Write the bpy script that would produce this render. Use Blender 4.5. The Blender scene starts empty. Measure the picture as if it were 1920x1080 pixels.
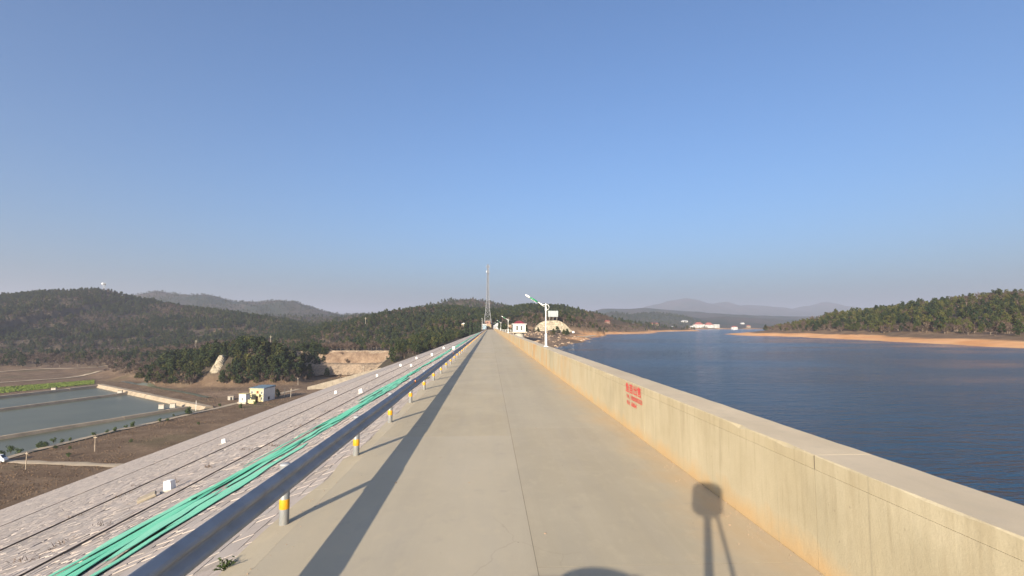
import bpy, bmesh, math, random
import numpy as np
from mathutils import Vector, Matrix

R = math.radians
scene = bpy.context.scene
COL = scene.collection
rng = random.Random(7)
nprng = np.random.default_rng(11)

# ------------------------------------------------------------------ camera
EYE = 2.87                      # camera height above the road
F = 960.0                       # focal length in pixels of a 1920 px wide frame
PITCH, YAW = math.atan(72 / 960), R(2.47)
camd = bpy.data.cameras.new('camera')
camd.sensor_width = 36.0
camd.lens = 18.0
camd.clip_start = 0.05
camd.clip_end = 60000
cam = bpy.data.objects.new('camera', camd)
cam.location = (0, 0, EYE)
cam.rotation_euler = (math.pi / 2 + PITCH, 0, -YAW)
COL.objects.link(cam)
scene.camera = cam
_M = cam.rotation_euler.to_matrix()


def ray(px, py):
    return _M @ Vector(((px - 960) / F, (540 - py) / F, -1.0))


def at_z(px, py, z):
    """point on the level z seen at that pixel of the photograph"""
    d = ray(px, py)
    t = (z - EYE) / d.z
    return Vector((d.x * t, d.y * t, z))


def at_y(px, py, Y):
    d = ray(px, py)
    t = Y / d.y
    return Vector((d.x * t, Y, EYE + d.z * t))


# ------------------------------------------------------------------ sky, sun, exposure
SUN_AZ = R(180 + 22.8)          # clockwise from +Y
SUN_EL = R(17.0)
world = bpy.data.worlds.new('World')
scene.world = world
world.use_nodes = True
wn = world.node_tree
sky = wn.nodes.new('ShaderNodeTexSky')
sky.sky_type = 'NISHITA'
sky.sun_disc = False
sky.sun_elevation = SUN_EL
sky.sun_rotation = SUN_AZ
sky.altitude = 100
sky.air_density = 1.0
sky.dust_density = 4.5
sky.ozone_density = 5.6
wn.links.new(sky.outputs[0], wn.nodes['Background'].inputs[0])
wn.nodes['Background'].inputs[1].default_value = 0.090
sund = bpy.data.lights.new('sun', 'SUN')
sund.energy = 5.0
sund.angle = R(0.5)
sund.color = (1.0, 0.86, 0.66)
sun = bpy.data.objects.new('sun', sund)
SUN_DIR = Vector((math.sin(SUN_AZ) * math.cos(SUN_EL), math.cos(SUN_AZ) * math.cos(SUN_EL), math.sin(SUN_EL)))
sun.rotation_euler = SUN_DIR.to_track_quat('Z', 'Y').to_euler()
sun.location = (-40, -60, 80)
COL.objects.link(sun)
scene.view_settings.view_transform = 'Standard'
scene.view_settings.look = 'None'
scene.view_settings.gamma = 1
scene.view_settings.exposure = 1.25
scene.render.engine = 'CYCLES'
scene.cycles.use_denoising = True
scene.cycles.max_bounces = 5
scene.cycles.diffuse_bounces = 2
scene.cycles.glossy_bounces = 2
scene.cycles.transmission_bounces = 2
scene.cycles.volume_bounces = 0
scene.cycles.transparent_max_bounces = 4
scene.cycles.sample_clamp_indirect = 5


# ------------------------------------------------------------------ materials
def rgb(c):
    return (c[0], c[1], c[2], 1.0)


class NT:
    """small helper to write node trees"""

    def __init__(self, name):
        self.m = bpy.data.materials.new(name)
        self.m.use_nodes = True
        self.t = self.m.node_tree
        self.b = self.t.nodes['Principled BSDF']
        self.b.inputs['Roughness'].default_value = 0.85
        self.b.inputs['Specular IOR Level'].default_value = 0.25

    def n(self, kind, **kw):
        nd = self.t.nodes.new(kind)
        for k, v in kw.items():
            setattr(nd, k, v)
        return nd

    def put(self, sock, v):
        if isinstance(v, bpy.types.NodeSocket):
            self.t.links.new(v, sock)
        elif isinstance(v, tuple) and len(v) == 3 and sock.type == 'RGBA':
            sock.default_value = rgb(v)
        else:
            sock.default_value = v

    def pos(self):
        return self.n('ShaderNodeNewGeometry').outputs['Position']

    def obj(self):
        return self.n('ShaderNodeTexCoord').outputs['Object']

    def rand(self):
        return self.n('ShaderNodeObjectInfo').outputs['Random']

    def map(self, vec, scale=(1, 1, 1), loc=(0, 0, 0), rot=(0, 0, 0)):
        nd = self.n('ShaderNodeMapping')
        self.put(nd.inputs[0], vec)
        nd.inputs['Scale'].default_value = scale
        nd.inputs['Location'].default_value = loc
        nd.inputs['Rotation'].default_value = rot
        return nd.outputs[0]

    def noise(self, vec, scale, detail=4, rough=0.55, dist=0.0):
        nd = self.n('ShaderNodeTexNoise')
        self.put(nd.inputs['Vector'], vec)
        nd.inputs['Scale'].default_value = scale
        nd.inputs['Detail'].default_value = detail
        nd.inputs['Roughness'].default_value = rough
        nd.inputs['Distortion'].default_value = dist
        return nd.outputs['Fac']

    def voro(self, vec, scale, feature='F1'):
        nd = self.n('ShaderNodeTexVoronoi', feature=feature)
        self.put(nd.inputs['Vector'], vec)
        nd.inputs['Scale'].default_value = scale
        return nd

    def ramp(self, fac, lo, hi, a=0.0, b=1.0):
        nd = self.n('ShaderNodeMapRange')
        self.put(nd.inputs[0], fac)
        for i, v in enumerate((lo, hi, a, b)):
            nd.inputs[i + 1].default_value = v
        nd.clamp = True
        return nd.outputs[0]

    def math(self, op, a, b=0.0, c=0.0):
        nd = self.n('ShaderNodeMath', operation=op)
        self.put(nd.inputs[0], a)
        self.put(nd.inputs[1], b)
        self.put(nd.inputs[2], c)
        return nd.outputs[0]

    def mix(self, fac, a, b, kind='MIX'):
        nd = self.n('ShaderNodeMix', data_type='RGBA', blend_type=kind)
        self.put(nd.inputs[0], fac)
        self.put(nd.inputs[6], a)
        self.put(nd.inputs[7], b)
        return nd.outputs[2]

    def sep(self, vec):
        nd = self.n('ShaderNodeSeparateXYZ')
        self.put(nd.inputs[0], vec)
        return nd.outputs

    def attr(self, name):
        return self.n('ShaderNodeAttribute', attribute_name=name)

    def color(self, c):
        self.put(self.b.inputs['Base Color'], c)

    def bump(self, h, strength=0.3, dist=0.02):
        nd = self.n('ShaderNodeBump')
        nd.inputs['Strength'].default_value = strength
        nd.inputs['Distance'].default_value = dist
        self.put(nd.inputs['Height'], h)
        self.t.links.new(nd.outputs[0], self.b.inputs['Normal'])

    def set(self, **kw):
        for k, v in kw.items():
            self.put(self.b.inputs[k.replace('_', ' ')], v)
        return self


def plain(name, c, rough=0.7, var=0.12, scale=3.0, metal=0.0, spec=0.3, dirt=None):
    """a painted or raw surface: base colour broken up by two noises and a little dirt"""
    t = NT(name)
    p = t.obj()
    n1 = t.noise(p, scale, 5)
    lo = tuple(x * (1 - var) for x in c)
    hi = tuple(min(1, x * (1 + var)) for x in c)
    col = t.mix(t.ramp(n1, 0.3, 0.7), lo, hi)
    if dirt:
        n2 = t.noise(t.map(p, (1, 1, 0.35)), scale * 2.3, 4)
        col = t.mix(t.ramp(n2, 0.56, 0.72, 0, 0.55), col, dirt)
    t.color(col)
    t.set(Roughness=rough, Metallic=metal, Specular_IOR_Level=spec)
    return t.m


def mat_road():
    t = NT('road_concrete')
    p = t.pos()
    s = t.sep(p)
    col = t.mix(t.ramp(t.noise(p, 0.35, 6, 0.6), 0.3, 0.7), (0.388, 0.326, 0.220), (0.475, 0.405, 0.284))
    col = t.mix(t.ramp(t.noise(t.map(p, (1.4, 0.18, 1)), 1.3, 5), 0.45, 0.75, 0, 0.5), col, (0.345, 0.31, 0.25))
    col = t.mix(t.ramp(t.rand(), 0, 1, 0, 0.4), col, (0.475, 0.425, 0.335))
    lane = t.ramp(t.math('ADD', s[0], t.math('MULTIPLY', t.noise(p, 0.8, 4, 0.6), 0.5)), 0.72, 1.05, 0, 0.35)
    col = t.mix(lane, col, (0.345, 0.305, 0.225))
    # fine broom and grain
    g = t.noise(p, 90, 3, 0.7)
    col = t.mix(t.ramp(g, 0.35, 0.7, 0, 0.18), col, (0.22, 0.20, 0.17))
    # ochre earth washed against the parapet
    e = t.math('ADD', s[0], t.math('MULTIPLY', t.noise(p, 0.55, 5, 0.6), 3.2))
    e = t.ramp(e, 4.35, 5.6, 0, 0.75)
    col = t.mix(e, col, (0.46, 0.33, 0.19))
    # weak grey blotches
    col = t.mix(t.ramp(t.noise(p, 1.7, 6, 0.65), 0.60, 0.78, 0, 0.4), col, (0.25, 0.235, 0.21))
    ln = t.noise(t.map(p, (2.2, 0.05, 1)), 1.0, 4, 0.6)
    col = t.mix(t.ramp(ln, 0.5, 0.7, 0, 0.35), col, (0.44, 0.385, 0.29))
    wet = t.noise(t.map(p, (0.6, 0.5, 1)), 0.5, 6, 0.7, 0.6)
    col = t.mix(t.ramp(wet, 0.56, 0.68, 0, 0.32), col, (0.29, 0.265, 0.225))
    cw = t.map(p, (0.22, 0.10, 1))
    wn2 = t.n('ShaderNodeTexNoise')
    t.put(wn2.inputs['Vector'], p)
    wn2.inputs['Scale'].default_value = 1.6
    wn2.inputs['Detail'].default_value = 5
    vm = t.n('ShaderNodeVectorMath', operation='MULTIPLY_ADD')
    t.put(vm.inputs[0], wn2.outputs['Color'])
    vm.inputs[1].default_value = (0.09, 0.09, 0)
    t.put(vm.inputs[2], cw)
    ck = t.voro(vm.outputs[0], 1.0, 'DISTANCE_TO_EDGE')
    cr_ = t.math('MULTIPLY', t.ramp(ck.outputs[0], 0.0006, 0.0022, 0.16, 0.0), t.ramp(t.noise(p, 0.25, 3), 0.48, 0.58))
    col = t.mix(cr_, col, (0.13, 0.11, 0.085))
    tx = t.math('ADD', s[0], t.math('MULTIPLY', t.noise(t.map(p, (0, 0.05, 0)), 1.0, 3), 0.8))
    tr = t.math('ABSOLUTE', t.math('SINE', t.math('MULTIPLY', tx, 1.75)))
    tr = t.math('MULTIPLY', t.ramp(tr, 0.55, 1.0, 0, 0.30), t.ramp(t.noise(t.map(p, (1.5, 0.12, 1)), 1.0, 5, 0.65), 0.35, 0.7))
    col = t.mix(tr, col, (0.30, 0.262, 0.195))
    pt = t.voro(t.map(p, (0.16, 0.07, 0)), 1.0)
    col = t.mix(t.ramp(pt.outputs['Color'], 0.3, 0.8, 0.0, 0.22), col, (0.47, 0.40, 0.285))
    du = t.noise(t.map(p, (1, 0.6, 1)), 3.5, 6, 0.7)
    col = t.mix(t.ramp(du, 0.52, 0.72, 0, 0.30), col, (0.50, 0.42, 0.29))
    # small dark specks
    v = t.voro(p, 2.2)
    col = t.mix(t.ramp(v.outputs['Distance'], 0.012, 0.03, 0.7, 0.0), col, (0.10, 0.09, 0.08))
    t.color(col)
    t.set(Roughness=0.88)
    t.bump(t.math('ADD', t.math('MULTIPLY', g, 0.5), t.noise(p, 14, 4)), 0.25, 0.006)
    return t.m


def mat_wall():
    t = NT('parapet_concrete')
    p = t.pos()
    s = t.sep(p)
    z = s[2]
    col = t.mix(t.ramp(t.noise(p, 0.8, 6, 0.6), 0.3, 0.7), (0.415, 0.345, 0.215), (0.53, 0.455, 0.305))
    col = t.mix(t.ramp(t.rand(), 0, 1, 0, 0.3), col, (0.50, 0.46, 0.34))
    # grey weathering running down from the top
    st = t.noise(t.map(p, (1, 5.5, 0.5)), 1.0, 5, 0.65)
    dn = t.ramp(z, 0.25, 1.3, 0.15, 1.0)
    col = t.mix(t.math('MULTIPLY', t.ramp(st, 0.48, 0.70, 0, 0.6), dn), col, (0.335, 0.272, 0.17))
    st2 = t.noise(t.map(p, (1, 13, 0.8)), 1.0, 4, 0.6)
    col = t.mix(t.ramp(st2, 0.56, 0.74, 0, 0.45), col, (0.30, 0.245, 0.15))
    bl = t.noise(t.map(p, (1, 0.35, 0.4), (0, 3.0, 0)), 0.9, 3)
    col = t.mix(t.ramp(bl, 0.54, 0.68, 0, 0.5), col, (0.31, 0.27, 0.18))
    # rust coloured runs on the far lengths
    far = t.ramp(s[1], 20, 34, 0, 1)
    ru = t.noise(t.map(p, (1, 0.5, 0.3)), 1.0, 4, 0.6)
    col = t.mix(t.math('MULTIPLY', t.ramp(ru, 0.44, 0.62, 0, 0.85), far), col, (0.50, 0.29, 0.12))
    # ochre earth splashed along the foot
    e = t.math('ADD', z, t.math('MULTIPLY', t.noise(p, 1.6, 5, 0.6), -0.75))
    col = t.mix(t.ramp(e, -0.36, -0.06, 0.8, 0.0), col, (0.52, 0.345, 0.165))
    # form-board seams
    fr = t.math('FRACT', t.math('DIVIDE', t.math('ADD', s[1], 0.72), 1.70))
    seam = t.ramp(t.math('ABSOLUTE', t.math('SUBTRACT', fr, 0.5)), 0.0, 0.012, 0.45, 0.0)
    seam = t.math('MULTIPLY', seam, t.ramp(t.noise(p, 2.2, 3), 0.35, 0.6))
    col = t.mix(seam, col, (0.25, 0.22, 0.16))
    # pits
    v = t.voro(t.map(p, (1, 1, 0.8)), 7.0)
    pit = t.ramp(v.outputs['Distance'], 0.05, 0.10, 0.6, 0.0)
    pit = t.math('MULTIPLY', pit, t.ramp(t.noise(p, 1.3, 3), 0.45, 0.6))
    col = t.mix(pit, col, (0.27, 0.23, 0.16))
    g = t.noise(p, 40, 4, 0.7)
    col = t.mix(t.ramp(g, 0.4, 0.7, 0, 0.15), col, (0.3, 0.25, 0.17))
    t.color(col)
    t.bump(t.math('ADD', g, t.math('MULTIPLY', t.noise(p, 6, 5), 2.0)), 0.35, 0.008)
    return t.m


def mat_coping():
    t = NT('coping_concrete')
    p = t.pos()
    col = t.mix(t.ramp(t.noise(t.map(p, (1, 0.4, 1)), 1.0, 6, 0.6), 0.3, 0.7), (0.47, 0.385, 0.262), (0.60, 0.495, 0.345))
    col = t.mix(t.ramp(t.noise(p, 5, 5, 0.65), 0.5, 0.8, 0, 0.5), col, (0.40, 0.345, 0.26))
    col = t.mix(t.ramp(t.rand(), 0, 1, 0, 0.25), col, (0.50, 0.44, 0.36))
    g = t.noise(p, 60, 3, 0.7)
    col = t.mix(t.ramp(g, 0.4, 0.75, 0, 0.2), col, (0.35, 0.29, 0.22))
    t.color(col)
    t.bump(t.math('ADD', g, t.noise(p, 9, 5)), 0.3, 0.006)
    return t.m


def mat_stone():
    t = NT('slope_stone')
    p = t.pos()
    a = t.attr('tone').outputs['Fac']
    r = t.math('FRACT', t.math('ADD', a, t.rand()))
    nd = t.n('ShaderNodeValToRGB')
    t.put(nd.inputs[0], r)
    cr = nd.color_ramp
    cr.elements[0].color = rgb((0.315, 0.272, 0.238))
    cr.elements[1].color = rgb((0.40, 0.358, 0.33))
    for q, c in ((0.3, (0.40, 0.34, 0.305)), (0.55, (0.36, 0.325, 0.305)), (0.8, (0.43, 0.37, 0.33))):
        cr.elements.new(q).color = rgb(c)
    col = t.mix(t.ramp(t.noise(p, 3.5, 5, 0.6), 0.35, 0.7, 0, 0.5), nd.outputs[0], (0.27, 0.235, 0.205))
    col = t.mix(t.ramp(t.noise(t.map(p, (1, 0.35, 1)), 0.16, 5), 0.45, 0.7, 0, 0.45), col, (0.28, 0.255, 0.235))
    col = t.mix(t.ramp(t.noise(p, 22, 4, 0.7), 0.45, 0.75, 0, 0.4), col, (0.22, 0.19, 0.165))
    t.color(col)
    t.bump(t.math('ADD', t.noise(p, 11, 5, 0.65), t.noise(p, 45, 3)), 0.15, 0.008)
    return t.m


def mat_mortar():
    t = NT('slope_bed')
    p = t.pos()
    s = t.sep(p)
    # near: grey mortar under the stones; the same tone range continues where the stones get too small
    v = t.voro(t.map(p, (0.9, 1.35, 0)), 1.6)
    st = t.mix(t.ramp(v.outputs['Color'], 0.2, 0.8), (0.31, 0.27, 0.24), (0.45, 0.395, 0.36))
    ed = t.voro(t.map(p, (0.9, 1.35, 0)), 1.6, 'DISTANCE_TO_EDGE')
    st = t.mix(t.ramp(ed.outputs[0], 0.02, 0.08, 0.7, 0), st, (0.20, 0.175, 0.155))
    st = t.mix(t.ramp(t.noise(t.map(p, (1, 0.3, 1)), 0.16, 5), 0.45, 0.7, 0, 0.5), st, (0.28, 0.255, 0.235))
    mo = t.mix(t.ramp(t.noise(p, 6, 5), 0.3, 0.7), (0.225, 0.195, 0.168), (0.35, 0.305, 0.265))
    col = t.mix(t.ramp(s[1], STONE_Y1 - 6, STONE_Y1, 0, 1), mo, st)
    t.color(col)
    t.bump(t.noise(p, 9, 5, 0.7), 0.3, 0.02)
    return t.m


def mat_water():
    t = NT('reservoir_water')
    p = t.pos()
    wv = t.map(p, (0.28, 1.0, 1), rot=(0, 0, R(-14)))
    a = t.noise(wv, 0.9, 3, 0.55, 0.4)
    b = t.noise(t.map(p, (0.35, 1.0, 1), rot=(0, 0, R(10))), 2.6, 3, 0.6)
    c = t.noise(t.map(p, (0.5, 1.0, 1)), 0.16, 2, 0.5)
    h = t.math('ADD', t.math('MULTIPLY', a, 1.6), t.math('MULTIPLY', b, 0.55))
    h = t.math('ADD', h, t.math('MULTIPLY', c, 1.0))
    t.color(t.mix(t.ramp(t.noise(p, 0.01, 3), 0.35, 0.65), (0.017, 0.046, 0.088), (0.023, 0.058, 0.106)))
    gust = t.ramp(t.noise(t.map(p, (0.35, 1.0, 1)), 0.022, 4, 0.6), 0.35, 0.65, 0.07, 0.20)
    t.set(Roughness=gust, IOR=1.33, Specular_IOR_Level=0.5)
    t.bump(h, 1.0, 0.72)
    return t.m


def mat_pond():
    t = NT('pond_water')
    p = t.pos()
    col = t.mix(t.ramp(t.noise(p, 0.05, 4), 0.35, 0.65), (0.090, 0.094, 0.058), (0.116, 0.118, 0.074))
    t.color(col)
    t.set(Roughness=0.28, IOR=1.33, Specular_IOR_Level=0.18)
    t.bump(t.noise(t.map(p, (0.5, 1, 1)), 1.5, 3), 0.5, 0.06)
    return t.m


def mat_terrain():
    t = NT('terrain_ground')
    p = t.pos()
    a = t.attr('cover')
    c = t.n('ShaderNodeSeparateColor')
    t.put(c.inputs[0], a.outputs['Color'])
    sand, field, bare = c.outputs[0], c.outputs[1], c.outputs[2]
    farg = a.outputs['Alpha']
    # wooded hill floor: brown litter, grey-purple scrub, some green
    h = t.mix(t.ramp(t.noise(p, 0.05, 6, 0.65), 0.35, 0.65), (0.046, 0.038, 0.029), (0.080, 0.062, 0.046))
    h = t.mix(t.ramp(t.noise(p, 0.3, 5, 0.7), 0.45, 0.7, 0, 0.6), h, (0.060, 0.060, 0.034))
    # far ranges: dark green mixed with bare brown
    fa = t.mix(t.ramp(t.noise(p, 0.006, 7, 0.7), 0.42, 0.58), (0.032, 0.046, 0.034), (0.080, 0.066, 0.058))
    fa = t.mix(t.ramp(t.noise(p, 0.05, 5, 0.7), 0.45, 0.7, 0, 0.6), fa, (0.030, 0.042, 0.028))
    h = t.mix(farg, h, fa)
    # dry grass fields of the valley
    g = t.mix(t.ramp(t.noise(t.map(p, (1, 1, 1)), 0.12, 6, 0.65), 0.32, 0.68), (0.125, 0.082, 0.052), (0.235, 0.165, 0.108))
    g = t.mix(t.ramp(t.noise(p, 0.9, 5, 0.7), 0.42, 0.72, 0, 0.7), g, (0.105, 0.075, 0.052))
    g = t.mix(t.ramp(t.noise(p, 0.035, 4, 0.6), 0.56, 0.70, 0, 0.45), g, (0.115, 0.105, 0.055))
    h = t.mix(field, h, g)
    # pale broken ground and rock
    r = t.mix(t.ramp(t.noise(p, 0.25, 7, 0.7), 0.35, 0.65), (0.15, 0.098, 0.066), (0.31, 0.225, 0.155))
    h = t.mix(bare, h, r)
    # orange laid-bare shore
    so = t.mix(t.ramp(t.noise(p, 0.06, 5, 0.6), 0.35, 0.65), (0.60, 0.295, 0.125), (0.70, 0.41, 0.21))
    h = t.mix(sand, h, so)
    t.color(h)
    t.set(Roughness=0.95, Specular_IOR_Level=0.1)
    t.bump(t.math('ADD', t.noise(p, 0.5, 6, 0.7), t.noise(p, 3.0, 4, 0.7)), 0.7, 0.5)
    return t.m


def mat_leaf(name, cols, trans=0.0):
    t = NT(name)
    nd = t.n('ShaderNodeValToRGB')
    t.put(nd.inputs[0], t.rand())
    cr = nd.color_ramp
    cr.elements[0].color = rgb(cols[0])
    cr.elements[1].color = rgb(cols[-1])
    for i, c in enumerate(cols[1:-1]):
        cr.elements.new((i + 1) / (len(cols) - 1)).color = rgb(c)
    col = t.mix(t.ramp(t.noise(t.obj(), 1.4, 3), 0.35, 0.65, 0, 0.45), nd.outputs[0], tuple(x * 0.55 for x in cols[0]))
    t.color(col)
    t.set(Roughness=0.8, Specular_IOR_Level=0.15)
    return t.m


def mat_teal():
    t = NT('teal_plastic')
    p = t.pos()
    col = t.mix(t.rand(), (0.09, 0.44, 0.28), (0.20, 0.52, 0.37))
    col = t.mix(t.ramp(t.noise(t.map(p, (6, 0.4, 6)), 1.0, 4, 0.6), 0.5, 0.75, 0, 0.6), col, (0.26, 0.55, 0.41))
    col = t.mix(t.ramp(t.noise(p, 2.0, 5, 0.65), 0.58, 0.75, 0, 0.6), col, (0.13, 0.34, 0.24))
    t.color(col)
    t.set(Roughness=0.7, Specular_IOR_Level=0.2)
    t.bump(t.noise(t.map(p, (12, 0.8, 12)), 1.0, 3), 0.4, 0.03)
    return t.m


def mat_rubble():
    t = NT('rubble_stone')
    p = t.pos()
    v = t.voro(t.map(p, (1, 1, 1.4)), 0.9)
    col = t.mix(t.ramp(v.outputs['Color'], 0.2, 0.8), (0.145, 0.112, 0.082), (0.275, 0.215, 0.158))
    ed = t.voro(t.map(p, (1, 1, 1.4)), 0.9, 'DISTANCE_TO_EDGE')
    col = t.mix(t.ramp(ed.outputs[0], 0.03, 0.12, 0.75, 0), col, (0.075, 0.058, 0.044))
    col = t.mix(t.ramp(t.noise(p, 0.12, 5, 0.65), 0.42, 0.62, 0, 0.8), col, (0.27, 0.205, 0.145))
    col = t.mix(t.ramp(t.noise(p, 0.5, 5, 0.7), 0.55, 0.7, 0, 0.6), col, (0.12, 0.088, 0.062))
    t.color(col)
    t.bump(t.noise(p, 1.5, 6, 0.7), 0.8, 0.5)
    return t.m


STONE_Y1 = 130.0
M = dict(
    road=mat_road(), wall=mat_wall(), coping=mat_coping(), stone=mat_stone(), bed=mat_mortar(),
    water=mat_water(), pond=mat_pond(), terrain=mat_terrain(),
    galv=plain('galvanised_steel', (0.30, 0.31, 0.325), 0.62, 0.14, 2.0, 0.1, 0.4, (0.26, 0.24, 0.21)),
    post=plain('post_grey_paint', (0.21, 0.218, 0.222), 0.5, 0.1, 3.0, 0.2, 0.4, (0.30, 0.28, 0.25)),
    yellow=plain('yellow_reflective_band', (0.55, 0.27, 0.015), 0.45, 0.08, 6.0),
    orange=plain('orange_reflector', (0.62, 0.16, 0.02), 0.35, 0.05, 6.0),
    white=plain('white_paint', (0.74, 0.74, 0.72), 0.5, 0.05, 2.0, 0, 0.4, (0.55, 0.52, 0.46)),
    lampgreen=plain('green_enamel', (0.02, 0.22, 0.09), 0.35, 0.08, 2.0, 0, 0.5),
    teal=mat_teal(),
    pipe=plain('dark_pipe', (0.105, 0.080, 0.062), 0.7, 0.3, 1.5),
    filler=plain('joint_filler', (0.18, 0.152, 0.11), 0.9, 0.3, 2.0, 0, 0.1),
    dull=plain('dull_concrete', (0.27, 0.235, 0.185), 0.9, 0.2, 0.4, 0, 0.15, (0.18, 0.15, 0.115)),
    tanbank=plain('tan_bank', (0.30, 0.245, 0.18), 0.9, 0.2, 0.3, 0, 0.15, (0.20, 0.16, 0.115)),
    red=plain('red_stencil_paint', (0.66, 0.05, 0.055), 0.7, 0.25, 9.0),
    steel=plain('mast_steel', (0.24, 0.245, 0.26), 0.45, 0.08, 1.0, 0.3, 0.4),
    concrete=plain('pale_concrete', (0.36, 0.32, 0.26), 0.85, 0.14, 0.5, 0, 0.2, (0.36, 0.31, 0.24)),
    greyconc=plain('grey_concrete', (0.36, 0.34, 0.30), 0.85, 0.16, 0.6, 0, 0.2, (0.24, 0.22, 0.19)),
    cream=plain('cream_plaster', (0.46, 0.41, 0.225), 0.8, 0.08, 0.5, 0, 0.2, (0.55, 0.5, 0.36)),
    plaster=plain('white_plaster', (0.55, 0.55, 0.53), 0.8, 0.06, 0.5, 0, 0.2, (0.56, 0.55, 0.52)),
    pink=plain('pink_brick_wall', (0.25, 0.155, 0.12), 0.85, 0.12, 1.0, 0, 0.2),
    beige=plain('beige_plaster', (0.30, 0.235, 0.15), 0.85, 0.1, 0.5, 0, 0.2),
    redroof=plain('red_roof', (0.17, 0.030, 0.042), 0.6, 0.15, 0.8),
    redtile=plain('red_tile', (0.24, 0.075, 0.06), 0.7, 0.15, 0.3),
    blueroof=plain('blue_grey_roof', (0.11, 0.16, 0.20), 0.55, 0.12, 0.8),
    greyroof=plain('grey_sheet_roof', (0.26, 0.27, 0.30), 0.5, 0.08, 0.5),
    glass=plain('dark_glass', (0.030, 0.036, 0.042), 0.12, 0.2, 2.0, 0, 0.5),
    brown=plain('brown_door', (0.16, 0.055, 0.03), 0.6, 0.15, 2.0),
    timber=plain('weathered_timber', (0.33, 0.27, 0.20), 0.85, 0.2, 2.0),
    bark=plain('bark', (0.10, 0.075, 0.055), 0.9, 0.25, 3.0, 0, 0.1),
    palebark=plain('pale_bark', (0.27, 0.22, 0.17), 0.9, 0.25, 3.0, 0, 0.1),
    twig=mat_leaf('bare_twigs', ((0.060, 0.041, 0.033), (0.083, 0.058, 0.046), (0.130, 0.092, 0.068))),
    pine=mat_leaf('pine_needles', ((0.016, 0.029, 0.013), (0.027, 0.040, 0.015), (0.038, 0.051, 0.017), (0.060, 0.066, 0.019))),
    olive=mat_leaf('olive_leaves', ((0.046, 0.058, 0.017), (0.076, 0.082, 0.022), (0.105, 0.100, 0.030))),
    shrub=mat_leaf('shrub_leaves', ((0.040, 0.060, 0.022), (0.060, 0.085, 0.028))),
    cypress=mat_leaf('cypress_leaves', ((0.020, 0.034, 0.018), (0.034, 0.050, 0.022))),
    crop=mat_leaf('green_crop', ((0.10, 0.15, 0.03), (0.16, 0.20, 0.045))),
    straw=mat_leaf('dry_straw', ((0.15, 0.10, 0.065), (0.21, 0.15, 0.098))),
    rubble=mat_rubble(),
    rock=plain('cream_rock', (0.32, 0.28, 0.21), 0.9, 0.3, 0.4, 0, 0.15, (0.17, 0.13, 0.09)),
    boulder=plain('tan_rock', (0.34, 0.25, 0.175), 0.9, 0.3, 0.25, 0, 0.15, (0.22, 0.16, 0.11)),
    track=plain('pale_dirt_track', (0.40, 0.325, 0.235), 0.95, 0.14, 0.25, 0, 0.1, (0.33, 0.25, 0.17)),
    black=plain('black_rubber', (0.02, 0.02, 0.02), 0.8, 0.1, 2.0),
    cloth=plain('dark_cloth', (0.03, 0.03, 0.04), 0.9, 0.2, 2.0),
    board=plain('grey_board', (0.29, 0.33, 0.34), 0.6, 0.05, 0.2),
    bluebox=plain('pale_blue_sheet', (0.20, 0.27, 0.32), 0.5, 0.08, 0.5),
)


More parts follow.
